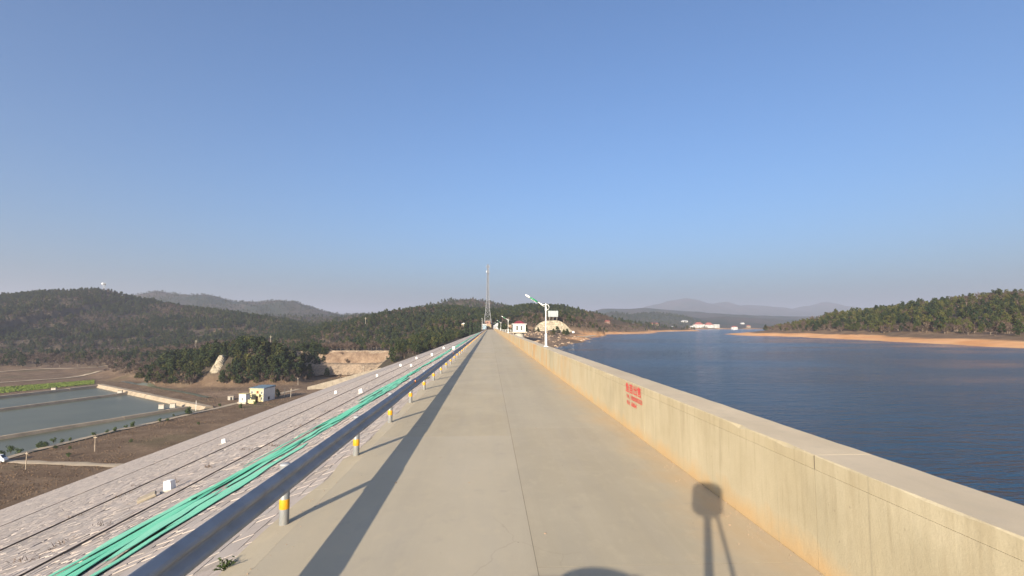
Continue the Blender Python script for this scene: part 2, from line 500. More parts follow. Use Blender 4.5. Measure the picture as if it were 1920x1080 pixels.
# ------------------------------------------------------------------ mesh helpers
class MB:
    def __init__(self):
        self.v, self.f = [], []

    def add(self, vs, fs):
        o = len(self.v)
        self.v += [tuple(x) for x in vs]
        self.f += [tuple(i + o for i in f) for f in fs]
        return self

    def box(self, x0, x1, y0, y1, z0, z1):
        vs = [(x, y, z) for z in (z0, z1) for y in (y0, y1) for x in (x0, x1)]
        return self.add(vs, [(0, 2, 3, 1), (4, 5, 7, 6), (0, 1, 5, 4), (2, 6, 7, 3), (0, 4, 6, 2), (1, 3, 7, 5)])

    def bbox(self, x0, x1, y0, y1, z0, z1, b=0.01):
        """box with chamfered upper edges"""
        a = [(x0, y0, z0), (x1, y0, z0), (x1, y1, z0), (x0, y1, z0)]
        m = [(x, y, z1 - b) for x, y, _ in a]
        t = [(x0 + b, y0 + b, z1), (x1 - b, y0 + b, z1), (x1 - b, y1 - b, z1), (x0 + b, y1 - b, z1)]
        fs = [(3, 2, 1, 0), (8, 9, 10, 11)]
        for i in range(4):
            j = (i + 1) % 4
            fs += [(i, j, j + 4, i + 4), (i + 4, j + 4, j + 8, i + 8)]
        return self.add(a + m + t, fs)

    def tube(self, pts, rad, n=8, cap=True):
        pts = [Vector(p) for p in pts]
        if not hasattr(rad, '__len__'):
            rad = [rad] * len(pts)
        vs, fs = [], []
        for i, p in enumerate(pts):
            d = (pts[min(i + 1, len(pts) - 1)] - pts[max(i - 1, 0)]).normalized()
            u = d.cross(Vector((0, 0, 1)) if abs(d.z) < 0.9 else Vector((1, 0, 0))).normalized()
            w = d.cross(u)
            for k in range(n):
                a = 2 * math.pi * k / n
                vs.append(p + (u * math.cos(a) + w * math.sin(a)) * rad[i])
        for i in range(len(pts) - 1):
            for k in range(n):
                q = (k + 1) % n
                fs.append((i * n + k, i * n + q, (i + 1) * n + q, (i + 1) * n + k))
        if cap:
            fs.append(tuple(range(n))[::-1])
            fs.append(tuple((len(pts) - 1) * n + k for k in range(n)))
        return self.add(vs, fs)

    def lathe(self, prof, n=12, c=(0, 0, 0)):
        vs, fs = [], []
        for r, z in prof:
            for k in range(n):
                a = 2 * math.pi * k / n
                vs.append((c[0] + r * math.cos(a), c[1] + r * math.sin(a), c[2] + z))
        for i in range(len(prof) - 1):
            for k in range(n):
                q = (k + 1) % n
                fs.append((i * n + k, i * n + q, (i + 1) * n + q, (i + 1) * n + k))
        fs.append(tuple(range(n))[::-1])
        fs.append(tuple((len(prof) - 1) * n + k for k in range(n)))
        return self.add(vs, fs)

    def prism(self, poly, y0, y1):
        """polygon in (x,z) extruded along y"""
        n = len(poly)
        vs = [(x, y0, z) for x, z in poly] + [(x, y1, z) for x, z in poly]
        fs = [tuple(range(n)), tuple(range(2 * n - 1, n - 1, -1))]
        for i in range(n):
            j = (i + 1) % n
            fs.append((j, i, i + n, j + n))
        return self.add(vs, fs)

    def mesh(self, name, mat, smooth=False):
        me = bpy.data.meshes.new(name)
        me.from_pydata(self.v, [], self.f)
        me.materials.append(mat)
        if smooth:
            me.polygons.foreach_set('use_smooth', [True] * len(me.polygons))
        me.update()
        return me

    def build(self, name, mat, parent=None, loc=None, smooth=False, fix=True):
        me = self.mesh(name, mat, smooth)
        if fix:
            bm = bmesh.new()
            bm.from_mesh(me)
            bmesh.ops.recalc_face_normals(bm, faces=bm.faces)
            bm.to_mesh(me)
            bm.free()
        return link(name, me, parent, loc)


def link(name, me, parent=None, loc=None):
    o = bpy.data.objects.new(name, me)
    COL.objects.link(o)
    if parent is not None:
        o.parent = parent
    if loc is not None:
        o.location = loc
    return o


def empty(name, loc=(0, 0, 0), rz=0.0):
    o = bpy.data.objects.new(name, None)
    o.location = loc
    o.rotation_euler = (0, 0, rz)
    COL.objects.link(o)
    return o


def tag(o, label=None, cat=None, group=None, kind=None):
    if label:
        o['label'] = label
    if cat:
        o['category'] = cat
    if group:
        o['group'] = group
    if kind:
        o['kind'] = kind
    return o


KIDS = {}


def kid(o, parent):
    o.parent = parent
    KIDS.setdefault(parent.name, []).append(o)
    return o


def copy_tree(o, parent=None):
    c = o.copy()
    COL.objects.link(c)
    c.parent = parent
    for ch in o.children:
        copy_tree(ch, c)
    return c


# ------------------------------------------------------------------ value noise for shapes
_perm = nprng.random((257, 257))


def vnoise(x, y):
    xi, yi = np.floor(x).astype(int), np.floor(y).astype(int)
    fx, fy = x - xi, y - yi
    fx, fy = fx * fx * (3 - 2 * fx), fy * fy * (3 - 2 * fy)
    a = _perm[xi % 256, yi % 256]
    b = _perm[(xi + 1) % 256, yi % 256]
    c = _perm[xi % 256, (yi + 1) % 256]
    d = _perm[(xi + 1) % 256, (yi + 1) % 256]
    return (a * (1 - fx) + b * fx) * (1 - fy) + (c * (1 - fx) + d * fx) * fy - 0.5


def fbm(x, y, wl, octv=4, gain=0.5):
    s, a, k = 0, 1.0, 1.0 / wl
    for i in range(octv):
        s = s + a * vnoise(x * k + 17.3 * i, y * k - 9.1 * i)
        a *= gain
        k *= 2.03
    return s


def sstep(x, a, b):
    t = np.clip((x - a) / (b - a), 0, 1)
    return t * t * (3 - 2 * t)


# ------------------------------------------------------------------ shape of the land
WATER_Z = -6.1
VALLEY = -32.1
SLOPE = 2.83                     # horizontal metres per metre of drop on the air side
EDGE_X = -3.12                   # where the paved crest ends


def seg_dist(X, Y, pts):
    """distance to a polyline and the interpolation parameter along it"""
    best = np.full(X.shape, 1e12)
    par = np.zeros(X.shape)
    for i in range(len(pts) - 1):
        ax, ay = pts[i][0], pts[i][1]
        bx, by = pts[i + 1][0], pts[i + 1][1]
        dx, dy = bx - ax, by - ay
        t = np.clip(((X - ax) * dx + (Y - ay) * dy) / (dx * dx + dy * dy + 1e-9), 0, 1)
        d = np.hypot(X - ax - t * dx, Y - ay - t * dy)
        m = d < best
        best = np.where(m, d, best)
        par = np.where(m, i + t, par)
    return best, par


def inside(X, Y, poly):
    r = np.zeros(X.shape, bool)
    n = len(poly)
    for i in range(n):
        x1, y1 = poly[i]
        x2, y2 = poly[(i + 1) % n]
        c = ((y1 > Y) != (y2 > Y)) & (X < (x2 - x1) * (Y - y1) / ((y2 - y1) or 1e-9) + x1)
        r ^= c
    return r


def sdist(X, Y, poly):
    d, _ = seg_dist(X, Y, list(poly) + [poly[0]])
    return np.where(inside(X, Y, poly), d, -d)


# land that reaches into the reservoir: (x, y) outlines
SHORE_A = [(6, 178), (18, 196), (27, 216), (40, 247), (44, 275), (53, 309), (76, 393), (133, 576), (241, 823), (330, 960),
           (408, 1041), (400, 1100), (430, 1250), (560, 1560), (660, 1640), (900, 1660), (1400, 1560), (3000, 1500), (12000, 1500),
           (12000, 12000), (-12000, 12000), (-12000, 178)]
SHORE_B = [(268, 582), (252, 508), (262, 432), (246, 346), (234, 288), (226, 247), (221, 213), (219, 180), (222, 144), (215, 60),
           (225, -100), (300, -700), (4000, -700), (4000, 900), (900, 820), (520, 720), (380, 640), (300, 600)]


def ridge(pix, drop=0.0):
    return [(*at_y(a, b, c)[:2], at_y(a, b, c)[2] - drop, w) for a, b, c, w in pix]


RIDGES = [
    # (outline of the crest as seen: px, py, distance, half width), canopy height taken off
    ('left', ridge([(-420, 560, 840, 430), (-200, 548, 860, 440), (0, 551, 880, 450), (100, 543, 900, 460), (195, 540, 920, 460),
                    (260, 557, 930, 440), (340, 572, 920, 400), (440, 584, 880, 350), (520, 600, 820, 300), (575, 622, 740, 240),
                    (600, 640, 680, 180)], 4.5), 1.15),
    ('foot', ridge([(-420, 690, 560, 130), (-200, 680, 540, 125), (0, 672, 520, 120), (90, 668, 510, 120), (180, 672, 500, 110), (250, 668, 510, 110), (320, 655, 540, 110), (400, 645, 560, 110), (480, 640, 590, 100)], 0), 0.9),
    ('brown', ridge([(330, 583, 1250, 400), (470, 586, 1250, 420), (560, 590, 1300, 420), (640, 590, 1400, 420), (720, 588, 1500, 420)], 4), 1.2),
    ('back', ridge([(150, 570, 2000, 600), (230, 554, 2000, 650), (300, 545, 2000, 700), (345, 550, 2000, 700), (390, 551, 2000, 700), (440, 562, 2000, 700),
                    (480, 563, 2000, 700), (520, 560, 2000, 700), (555, 566, 1950, 650), (600, 581, 1900, 600), (640, 587, 1900, 600), (700, 585, 1900, 600),
                    (760, 588, 1900, 600), (850, 590, 1900, 600)], 4), 1.2),
    ('centre', ridge([(545, 652, 470, 110), (600, 632, 520, 150), (650, 612, 570, 190), (700, 592, 620, 230), (740, 581, 660, 260), (790, 573, 700, 280),
                      (840, 573, 740, 290), (900, 583, 780, 290), (950, 590, 800, 260)], 5), 1.15),
    ('centreback', ridge([(740, 582, 1150, 420), (800, 570, 1200, 450), (840, 561, 1200, 450), (885, 557, 1200, 450), (915, 566, 1150, 420),
                          (950, 574, 1100, 400), (1000, 590, 1100, 350)], 4), 1.2),
    ('quarry', ridge([(895, 590, 720, 200), (935, 578, 740, 230), (970, 573, 750, 240), (1000, 569, 750, 250), (1050, 570, 740, 250), (1080, 580, 720, 220),
                      (1105, 594, 700, 170), (1130, 607, 690, 120), (1150, 615, 680, 70)], 5), 1.1),
    ('right', ridge([(1400, 615, 560, 45), (1440, 609, 560, 70), (1500, 598, 545, 110), (1560, 582, 530, 150), (1620, 577, 510, 165), (1700, 566, 480, 180),
                     (1800, 551, 440, 190), (1920, 537, 400, 195), (2050, 532, 390, 200), (2300, 530, 400, 220), (2900, 520, 420, 240)], 5.5), 1.25),
    ('far0', ridge([(1060, 600, 2000, 300), (1110, 592, 2000, 300), (1150, 584, 2000, 300), (1185, 589, 2000, 300), (1225, 584, 2050, 300), (1270, 590, 2100, 300),
                    (1310, 596, 2150, 300), (1360, 592, 2300, 300), (1420, 596, 2400, 300), (1500, 600, 2400, 300), (1600, 598, 2400, 300), (1900, 596, 2400, 300)], 2), 1.3),
    ('far1', ridge([(1000, 592, 3300, 900), (1090, 590, 3300, 900), (1130, 579, 3300, 900), (1170, 579, 3300, 900), (1205, 576, 3300, 900), (1240, 580, 3300, 900), (1275, 583, 3400, 900),
                    (1330, 587, 3400, 900), (1420, 592, 3400, 900), (1560, 594, 3400, 900), (2000, 590, 3400, 900)], 0), 1.2),
    ('far2', ridge([(1130, 592, 6500, 1500), (1190, 584, 6500, 1500), (1232, 573, 6500, 1500), (1262, 563, 6500, 1500), (1288, 561, 6500, 1500), (1312, 565, 6500, 1500), (1340, 571, 6500, 1500),
                    (1362, 568, 6500, 1500), (1385, 575, 6500, 1500), (1425, 573, 6500, 1500), (1460, 578, 6500, 1500), (1485, 581, 6500, 1500), (1515, 575, 6500, 1500),
                    (1545, 567, 6500, 1500), (1575, 574, 6500, 1500), (1640, 583, 6500, 1500), (1800, 586, 6500, 1500), (2200, 580, 6500, 1500)], -22), 1.2),
    # behind the camera, so that the basin is closed all round
    ('rear', [(-900, -700, 45, 500), (-300, -1100, 60, 500), (300, -1200, 50, 500), (1200, -900, 60, 500)], 1.2),
]
KNOLL = at_z(480, 690, VALLEY)
KN = [(-262, 400, -27.5, 40), (-215, 375, -20.0, 42), (-178, 352, -13.0, 46), (-157, 345, -9.8, 44), (-143, 343, -13.0, 30)]
QU = at_y(1036, 610, 500)


def height(X, Y):
    X = np.asarray(X, float)
    Y = np.asarray(Y, float)
    # the valley below the dam, its floor climbing up the abutment at the far end
    rise = np.interp(Y, [-600, -200, 285, 305, 330, 380, 470, 490, 505, 560], [10, VALLEY, VALLEY, -21.5, -14.6, -9.4, -5.5, 0.2, 3.6, 5.5])
    nearx = sstep(X, -84, -58)
    zl = VALLEY * (1 - nearx) + rise * nearx + 0.022 * np.clip(Y - 420, 0, 900) * (1 - nearx)
    ter = sstep(X, -146, -136) * sstep(Y, 368, 378) * (1 - sstep(X, -58, -40))
    zl = np.maximum(zl, VALLEY * (1 - ter) - 15.2 * ter)
    # reservoir floor and the laid-bare shore
    sa = sdist(X, Y, SHORE_A) + 9 * fbm(X, Y, 40, 3) * sstep(Y, 150, 260)
    sb = sdist(X, Y, SHORE_B) + 9 * fbm(X, Y, 45, 3)

    def shelf(s, k):
        return WATER_Z + np.where(s < 0, np.maximum(s * 0.10, -6), np.minimum(s * k, 3.6 + 0.03 * s))
    zr = np.maximum(np.maximum(shelf(sa, 0.16), shelf(sb, 0.11)), -12.1)
    zr = np.minimum(zr, 40)
    side = sstep(X, -8, 6)
    z = zl * (1 - side) + zr * side
    z = np.where((Y > 480) & (X < 6), np.maximum(z, np.minimum(zl, 60)), z)
    base = z
    for name, pts, ex in RIDGES:
        d, par = seg_dist(X, Y, pts)
        i = np.minimum(par.astype(int), len(pts) - 2)
        f = par - i
        zc = np.array([p[2] for p in pts])
        wd = np.array([p[3] for p in pts])
        c = zc[i] * (1 - f) + zc[i + 1] * f
        w = wd[i] * (1 - f) + wd[i + 1] * f
        d = d * (1 + 0.22 * fbm(X, Y, 140, 3) * np.clip(d / (w * 0.3), 0, 1))
        q = np.clip(1 - d / w, 0, 1)
        prof = q ** (ex * 0.78) * (0.8 + 0.2 * q)
        if name == 'right':
            prof = prof * sstep(sb, 12, 70)
        h = base + (c - base) * prof
        rough = fbm(X, Y, 55, 4, 0.55) * np.minimum(9, 0.10 * np.clip(c - base, 0, 200)) * np.clip(d / (0.25 * w), 0.12, 1) * np.clip(q * 4, 0, 1)
        if name in ('far1', 'far2', 'far0', 'back'):
            rough = rough + fbm(X, Y, 420, 4, 0.6) * 0.10 * np.clip(c - base, 0, 400) * q
        h = np.where(q > 0, h + rough, -1e9)
        z = np.maximum(z, h)
    for kx, ky, kz, kr in KN:
        d = np.hypot(X - kx, (Y - ky) * 1.05) * (1 + 0.3 * fbm(X, Y, 25, 3))
        q = np.clip(1 - d / kr, 0, 1)
        z = np.maximum(z, np.where(q > 0, VALLEY + (kz - VALLEY) * (q * q * (3 - 2 * q)) ** 0.8, -1e9))
    # the hill foot that was cut away for the quarry
    d = np.hypot((X - QU.x) / 1.25, (Y - QU.y - 18)) * (1 + 0.2 * fbm(X, Y, 20, 3))
    q = np.clip(1 - d / 46, 0, 1)
    z = np.maximum(z, np.where(q > 0, -2 + 13.5 * np.minimum(1, 1.5 * q), -1e9))
    # small unevenness, none under the dam and the ponds
    z = z + 0.5 * fbm(X, Y, 12, 3) * np.clip((np.hypot(X, Y) - 60) / 100, 0, 1) * np.where(z < VALLEY + 0.8, 0.35, 1.0)
    return z


def hz(x, y):
    return float(height(np.array([x]), np.array([y]))[0])


def hit(px, py, t0=60.0, t1=4000.0):
    """where the sight line of a pixel meets the land"""
    d = ray(px, py)
    t = np.geomspace(t0, t1, 700)
    z = EYE + d.z * t
    k = np.nonzero(z < height(d.x * t, d.y * t))[0]
    k = k[0] if len(k) else 0
    return Vector((d.x * t[k], d.y * t[k], EYE + d.z * t[k]))


# pond basin outline (level valley floor): dug lower than the field
PZ = VALLEY
pond_far_l, pond_corner = at_z(-160, 762, PZ), at_z(188, 723, PZ)
pond_right, pond_near_l = at_z(392, 766, PZ), at_z(-260, 925, PZ)
POND = [(p.x, p.y) for p in (pond_far_l, pond_corner, pond_right, pond_near_l)]


def build_terrain():
    ang = np.concatenate([np.linspace(-180, -62, 60, endpoint=False), np.linspace(-62, 62, 560, endpoint=False), np.linspace(62, 180, 60, endpoint=False)])
    rad = np.concatenate([[0.0], np.geomspace(4, 60, 24, endpoint=False), np.geomspace(60, 1300, 270, endpoint=False), np.geomspace(1300, 11000, 90)])
    A, RR = np.meshgrid(np.radians(ang), rad)
    X, Y = RR * np.sin(A), RR * np.cos(A)
    Z = height(X, Y)
    pd = sdist(X, Y, POND)
    Z = np.where(pd > -3, np.minimum(Z, VALLEY - 1.6 * sstep(pd, -1.5, 4)), Z)
    # keep the ground below the body of the dam
    damz = np.where(X < EDGE_X, (X - EDGE_X) / SLOPE, 0)
    under = (Y > -400) & (((X > -91) & (X < 5) & (Y < 300)) | ((X >= 5) & (X < 22) & (Y < 172)))
    Z = np.where(under, np.minimum(Z, damz - 1.5 - np.where(X > 4, (X - 4) / 2.2, 0)), Z)
    under2 = (X > -8) & (X < 6) & (Y >= 300) & (Y < 482)
    Z = np.where(under2, np.minimum(Z, -0.8), Z)
    nr, na = X.shape
    idx = np.arange(nr * na).reshape(nr, na)
    a, b = idx[:-1, :], idx[1:, :]
    quads = np.stack([a, np.roll(a, -1, 1), np.roll(b, -1, 1), b], -1).reshape(-1, 4)[:, ::-1]
    me = bpy.data.meshes.new('terrain')
    me.vertices.add(nr * na)
    me.vertices.foreach_set('co', np.stack([X, Y, Z], -1).astype(np.float32).ravel())
    me.loops.add(quads.size)
    me.loops.foreach_set('vertex_index', quads.ravel().astype(np.int32))
    me.polygons.add(len(quads))
    me.polygons.foreach_set('loop_start', np.arange(0, quads.size, 4, dtype=np.int32))
    me.polygons.foreach_set('use_smooth', np.ones(len(quads), bool))
    me.update(calc_edges=True)
    me.validate()
    # what covers the ground where
    wob = fbm(X, Y, 30, 4)
    sandb = (1 - sstep(Z + 1.6 * wob, WATER_Z + 1.5, WATER_Z + 2.6)) * ((X > 4) & (Y > 0)) * (sdist(X, Y, SHORE_B) > -40)
    sanda = (1 - sstep(Z + 1.2 * wob, WATER_Z + 1.2, WATER_Z + 2.6)) * ((X > 40) & (Y > 300))
    sand = np.clip(sandb + 0.8 * sanda, 0, 1)
    field = np.clip((1 - sstep(Z + wob, VALLEY + 2.5, VALLEY + 9)) + (1 - sstep(Z, 1.0, 4.0)) * (X > 4) * (RR < 900), 0, 1)
    field = np.maximum(field, (1 - sstep(np.abs(wob + 0.15), 0.04, 0.14)) * 0.25 * (RR < 1300))
    shoreland = (X > 4) * (Y < 480) * (Y > 150) * (X < 120) * (1 - sstep(Z, 2, 5)) * (sdist(X, Y, SHORE_B) < -20)
    bare = np.clip(shoreland * (0.55 + 1.2 * wob) + (sstep(wob, 0.32, 0.42)) * 0.4 * (RR < 1200) * (Z < 40)
                   + (1 - sstep(np.hypot(X + 125, (Y - 285) * 1.6), 22, 44)) * sstep(wob, -0.05, 0.15)
                   + sstep(X, -140, -130) * (1 - sstep(X, -66, -56)) * sstep(Y, 358, 370) * (1 - sstep(Y, 385, 400)) * 0.9, 0, 1)
    far = sstep(RR, 1500, 2200)
    at = me.attributes.new('cover', 'FLOAT_COLOR', 'POINT')
    at.data.foreach_set('color', np.stack([sand, field * (1 - far), bare, far], -1).astype(np.float32).ravel())
    me.materials.append(M['terrain'])
    return tag(link('terrain', me), kind='structure')


terrain = build_terrain()

# reservoir
wb = MB()
wb.add([(5, -900, WATER_Z), (4200, -900, WATER_Z), (4200, 2400, WATER_Z), (5, 2400, WATER_Z)], [(0, 1, 2, 3)])
tag(wb.build('reservoir_water', M['water'], fix=False), kind='structure')

# ------------------------------------------------------------------ the dam: body, crest road, parapet
Y0, Y1 = -30.0, 476.0
TOE = EDGE_X + (VALLEY + 0.2) * SLOPE
db = MB()
prof = [(TOE - 3, VALLEY - 1.2), (EDGE_X, -0.0755), (EDGE_X + 0.02, -0.34), (4.5, -0.34), (4.62, -0.30), (30, -11.8), (30, VALLEY), (TOE - 3, VALLEY - 3)]
db.prism(prof, Y0 - 60, Y1 + 2)
dam = tag(db.build('dam', M['bed']), kind='structure')

# crest road: concrete slabs in two lanes and a narrow edge strip
JOINT = [6.1 + 6.8 * k for k in range(-5, 70)]
road_base = MB().box(-2.795, 3.87, Y0, Y1, -0.33, -0.0008).build('road', M['filler'])
tag(road_base, kind='structure')
MIDX = 0.575


def slab_mesh(x0, x1, length, b=0.012):
    return MB().bbox(x0, x1, 0.003, length - 0.003, -0.155, 0.0, 0.0003).mesh('slab', M['road'])


sl_l, sl_r = slab_mesh(-2.80, MIDX - 0.004, 8.4), slab_mesh(MIDX + 0.004, 3.868, 8.4)
for j in [6.33 + 8.4 * k for k in range(-4, 60)]:
    if j > Y1 - 8:
        break
    for me in (sl_l, sl_r):
        o = link('slab', me, road_base, (0, j - (1.0 if me is sl_l else 0.0), 0.0))
# the edge strip is cast in shorter, more broken lengths
y = -20.0
while y < Y1 - 6:
    ln = rng.uniform(3.2, 6.5)
    e = MB()
    n = 7
    vs, fs = [], []
    for i in range(n + 1):
        yy = y + 0.002 + (ln - 0.004) * i / n
        v1 = float(vnoise(np.array(yy * 1.3), np.array(3.3)))
        v2 = float(vnoise(np.array(yy * 2.1), np.array(8.7)))
        xo = EDGE_X - 0.03 + 0.22 * v1
        vs += [(xo - 0.02, yy, -0.15), (xo, yy, -0.040 + 0.02 * v2), (-2.803 + 0.003 * v2, yy, -0.002), (-2.8005, yy, -0.15)]
    for i in range(n):
        for k in range(3):
            fs.append((i * 4 + k, i * 4 + k + 1, i * 4 + k + 5, i * 4 + k + 4))
    fs += [(0, 1, 2, 3), (n * 4 + 3, n * 4 + 2, n * 4 + 1, n * 4)]
    e.add(vs, fs)
    e.build('edge_slab', M['road'], road_base)
    y += ln

# parapet: cast lengths with a coping course
para = empty('parapet_wall', (4.2, 0, 0))
tag(para, 'long cream concrete parapet wall with stains beside the water', 'wall')
WX0, WX1, WH = 3.88, 4.60, 1.335
for k, j in enumerate(JOINT[:-1]):
    if j > Y1 - 8:
        break
    dx, dzz = rng.uniform(-0.001, 0.001), rng.uniform(-0.003, 0.003)
    dzz = -0.0002 * k
    w = MB()
    n = 9
    vs, fs = [], []
    for i in range(n + 1):
        yy = j + 0.004 + (6.8 - 0.008) * i / n
        vs += [(WX0 + dx + rng.uniform(-0.001, 0.001), yy, -0.15), (WX0 + dx + rng.uniform(-0.001, 0.001), yy, 1.165 + dzz), (WX1 + dx - 0.01, yy, 1.165 + dzz), (WX1 + 0.02, yy, -0.30)]
    for i in range(n):
        for q in range(4):
            fs.append((i * 4 + q, i * 4 + (q + 1) % 4, i * 4 + 4 + (q + 1) % 4, i * 4 + 4 + q))
    fs += [(3, 2, 1, 0), tuple(n * 4 + q for q in range(4))]
    w.add(vs, fs)
    o = w.build('wall_panel', M['wall'])
    o.parent = para
    o.location = (-4.2, 0, 0)
    c = MB()
    vs, fs = [], []
    n = 22
    for i in range(n + 1):
        yy = j + 0.003 + (6.8 - 0.006) * i / n
        ch = rng.uniform(0.006, 0.022) + (0.03 if rng.random() < 0.06 else 0)
        co = rng.uniform(0.005, 0.02) + (0.03 if rng.random() < 0.10 else 0)
        fx, bx, t = WX0 + dx + 0.004, WX1 + dx, WH + dzz
        jit = 0.0 if i in (0, n) else 0.0025
        if i in (0, n):
            ch, co = 0.010, 0.010
        vs += [(fx, yy, 1.168 + dzz), (fx, yy, t - ch), (fx + ch, yy, t + rng.uniform(-jit, jit)), (bx - co, yy, t + rng.uniform(-jit, jit)), (bx, yy, t - co), (bx, yy, 1.168 + dzz)]
    for i in range(n):
        for q in range(6):
            fs.append((i * 6 + q, i * 6 + (q + 1) % 6, i * 6 + 6 + (q + 1) % 6, i * 6 + 6 + q))
    fs += [tuple(range(5, -1, -1)), tuple(n * 6 + q for q in range(6))]
    c.add(vs, fs)
    o = c.build('coping', M['coping'])
    o.data.materials.append(M['wall'])
    for pl_ in o.data.polygons:
        if pl_.normal.x < -0.6:
            pl_.material_index = 1
    o.parent = para
    o.location = (-4.2, 0, 0)

fil = MB().box(WX0 - 4.2 + 0.0015, 0.385, -0.008, 0.008, -0.1, WH - 0.006).mesh('joint_filler', M['filler'])
for j in JOINT[1:-1]:
    if j < Y1 - 14:
        link('joint_filler', fil, para, (0, j, 0))

# stencilled notice in red on the wall
def text_mesh(body, size, name):
    cu = bpy.data.curves.new(name, 'FONT')
    cu.body = body
    cu.size = size
    cu.extrude = 0.0
    cu.offset = 0.012
    cu.resolution_u = 2
    o = bpy.data.objects.new(name, cu)
    COL.objects.link(o)
    dg = bpy.context.evaluated_depsgraph_get()
    me = bpy.data.meshes.new_from_object(o.evaluated_get(dg))
    bpy.data.objects.remove(o)
    bpy.data.curves.remove(cu)
    me.materials.clear()
    me.materials.append(M['red'])
    return me


notice = empty('painted_notice', (WX0 - 0.012, 15.2, 0.9))
tag(notice, 'red stencilled lettering painted on the concrete parapet wall', 'sign')


def put_text(body, y_left, z_base, width, hgt):
    me = text_mesh(body, 1.0, 'lettering')
    co = np.array([v.co[:] for v in me.vertices])
    if len(co) == 0:
        return
    mn, mx = co.min(0), co.max(0)
    for v in me.vertices:
        u = (v.co.x - mn[0]) / (mx[0] - mn[0]) * width
        h = (v.co.y - mn[1]) / (mx[1] - mn[1]) * hgt
        v.co = (0, -u, h)
    o = link('lettering', me, notice)
    o.location = (0, y_left - 15.2, z_base - 0.9)


put_text('\u9c7c\u82d7\u51fa\u552e', 14.60, 1.03, 1.48, 0.265)
put_text('\u624b\u673a\u3001', 14.52, 0.865, 0.34, 0.115)
put_text('10000005020', 14.08, 0.865, 1.06, 0.125)
put_text('\u7535\u8bdd', 14.48, 0.70, 0.30, 0.12)
put_text('6864', 14.04, 0.695, 0.50, 0.125)

# ------------------------------------------------------------------ stone pitching of the air side
NRM = Vector((-1 / SLOPE, 0, 1)).normalized()
DWN = Vector((-1, 0, -1 / SLOPE)).normalized()


def on_slope(u, y, h=0.0):
    p = Vector((EDGE_X, y, -0.075)) + DWN * u + NRM * h
    return p


def slope_at(px, py):
    """point of the slope plane seen at a pixel"""
    d = ray(px, py)
    o = Vector((EDGE_X, 0, -0.075)) - Vector((0, 0, EYE))
    t = o.dot(NRM) / d.dot(NRM)
    return Vector((0, 0, EYE)) + d * t


rows = []
u = 0.03
while u < 88:
    hgt = rng.uniform(0.24, 0.40) if u < 30 else rng.uniform(0.45, 0.7)
    rows.append((u, hgt))
    u += hgt
U, V, LU, LV = [], [], [], []
for (u, hgt) in rows:
    ya = max(2.5, 0.30 * (u - 9) * 0.95 - 2)
    yb = STONE_Y1
    n = int((yb - ya) / 0.42) + 2
    lens = nprng.uniform(0.26, 0.75, n) * (1.0 if u < 30 else 1.5)
    st = ya + np.concatenate([[0], np.cumsum(lens)[:-1]]) + nprng.uniform(-0.2, 0)
    k = st < yb
    U.append(np.full(k.sum(), u)); V.append(st[k]); LU.append(np.full(k.sum(), hgt)); LV.append(lens[k])
U, V, LU, LV = map(np.concatenate, (U, V, LU, LV))
keep = nprng.random(len(U)) > 0.012
U, V, LU, LV = U[keep], V[keep], LU[keep], LV[keep]
N = len(U)
gap = 0.006 + 0.016 * nprng.random(N) ** 2


def stone_corners():
    ju = lambda: nprng.uniform(-0.075, 0.075, N)
    c = []
    for a, b in ((0, 0), (1, 0), (1, 1), (0, 1)):
        c.append((U + LU * a + (gap if a == 0 else -gap) + ju() * 0.55, V + LV * b + (gap if b == 0 else -gap) + ju()))
    return c


CN = stone_corners()
HT = nprng.uniform(0.002, 0.0065, N)
cx = EDGE_X + DWN.x * (U + LU / 2)
dist = np.hypot(cx, V)
# nearest stones that fall inside the picture are parts of their own
pxs = np.array([0.0] * N)
zz = -0.075 + DWN.z * (U + LU / 2)
fw = math.sin(YAW) * cx + math.cos(YAW) * V
rt = math.cos(YAW) * cx - math.sin(YAW) * V
dep = fw * math.cos(PITCH) + (zz - EYE) * math.sin(PITCH)
upv = (zz - EYE) * math.cos(PITCH) - fw * math.sin(PITCH)
inframe = (dep > 0.5) & (np.abs(rt / np.maximum(dep, 0.1)) < 1.01) & (upv / np.maximum(dep, 0.1) > -0.5725)
order = np.argsort(np.where(inframe, dist, 1e9))[:300]
single = np.zeros(N, bool)
single[order] = True


def stone_arrays(mask, tilt=0.35):
    ids = np.nonzero(mask)[0]
    n = len(ids)
    vs = np.zeros((n, 8, 3))
    O = np.array([EDGE_X, 0, -0.075])
    D = np.array(DWN[:])
    Nn = np.array(NRM[:])
    for k in range(4):
        cu, cv = CN[k][0][ids], CN[k][1][ids]
        b = O + D * cu[:, None] + np.array([0, 1, 0]) * cv[:, None]
        mu, mv = (U + LU / 2)[ids], (V + LV / 2)[ids]
        tu, tv = cu + (mu - cu) * 0.03, cv + (mv - cv) * 0.03
        t = O + D * tu[:, None] + np.array([0, 1, 0]) * tv[:, None]
        h = HT[ids] + nprng.uniform(-0.0015, 0.0015, n)
        vs[:, k] = b - Nn * 0.02
        vs[:, 4 + k] = t + Nn * h[:, None]
    return ids, vs


FQ = np.array([(4, 5, 6, 7), (0, 1, 5, 4), (1, 2, 6, 5), (2, 3, 7, 6), (3, 0, 4, 7)])


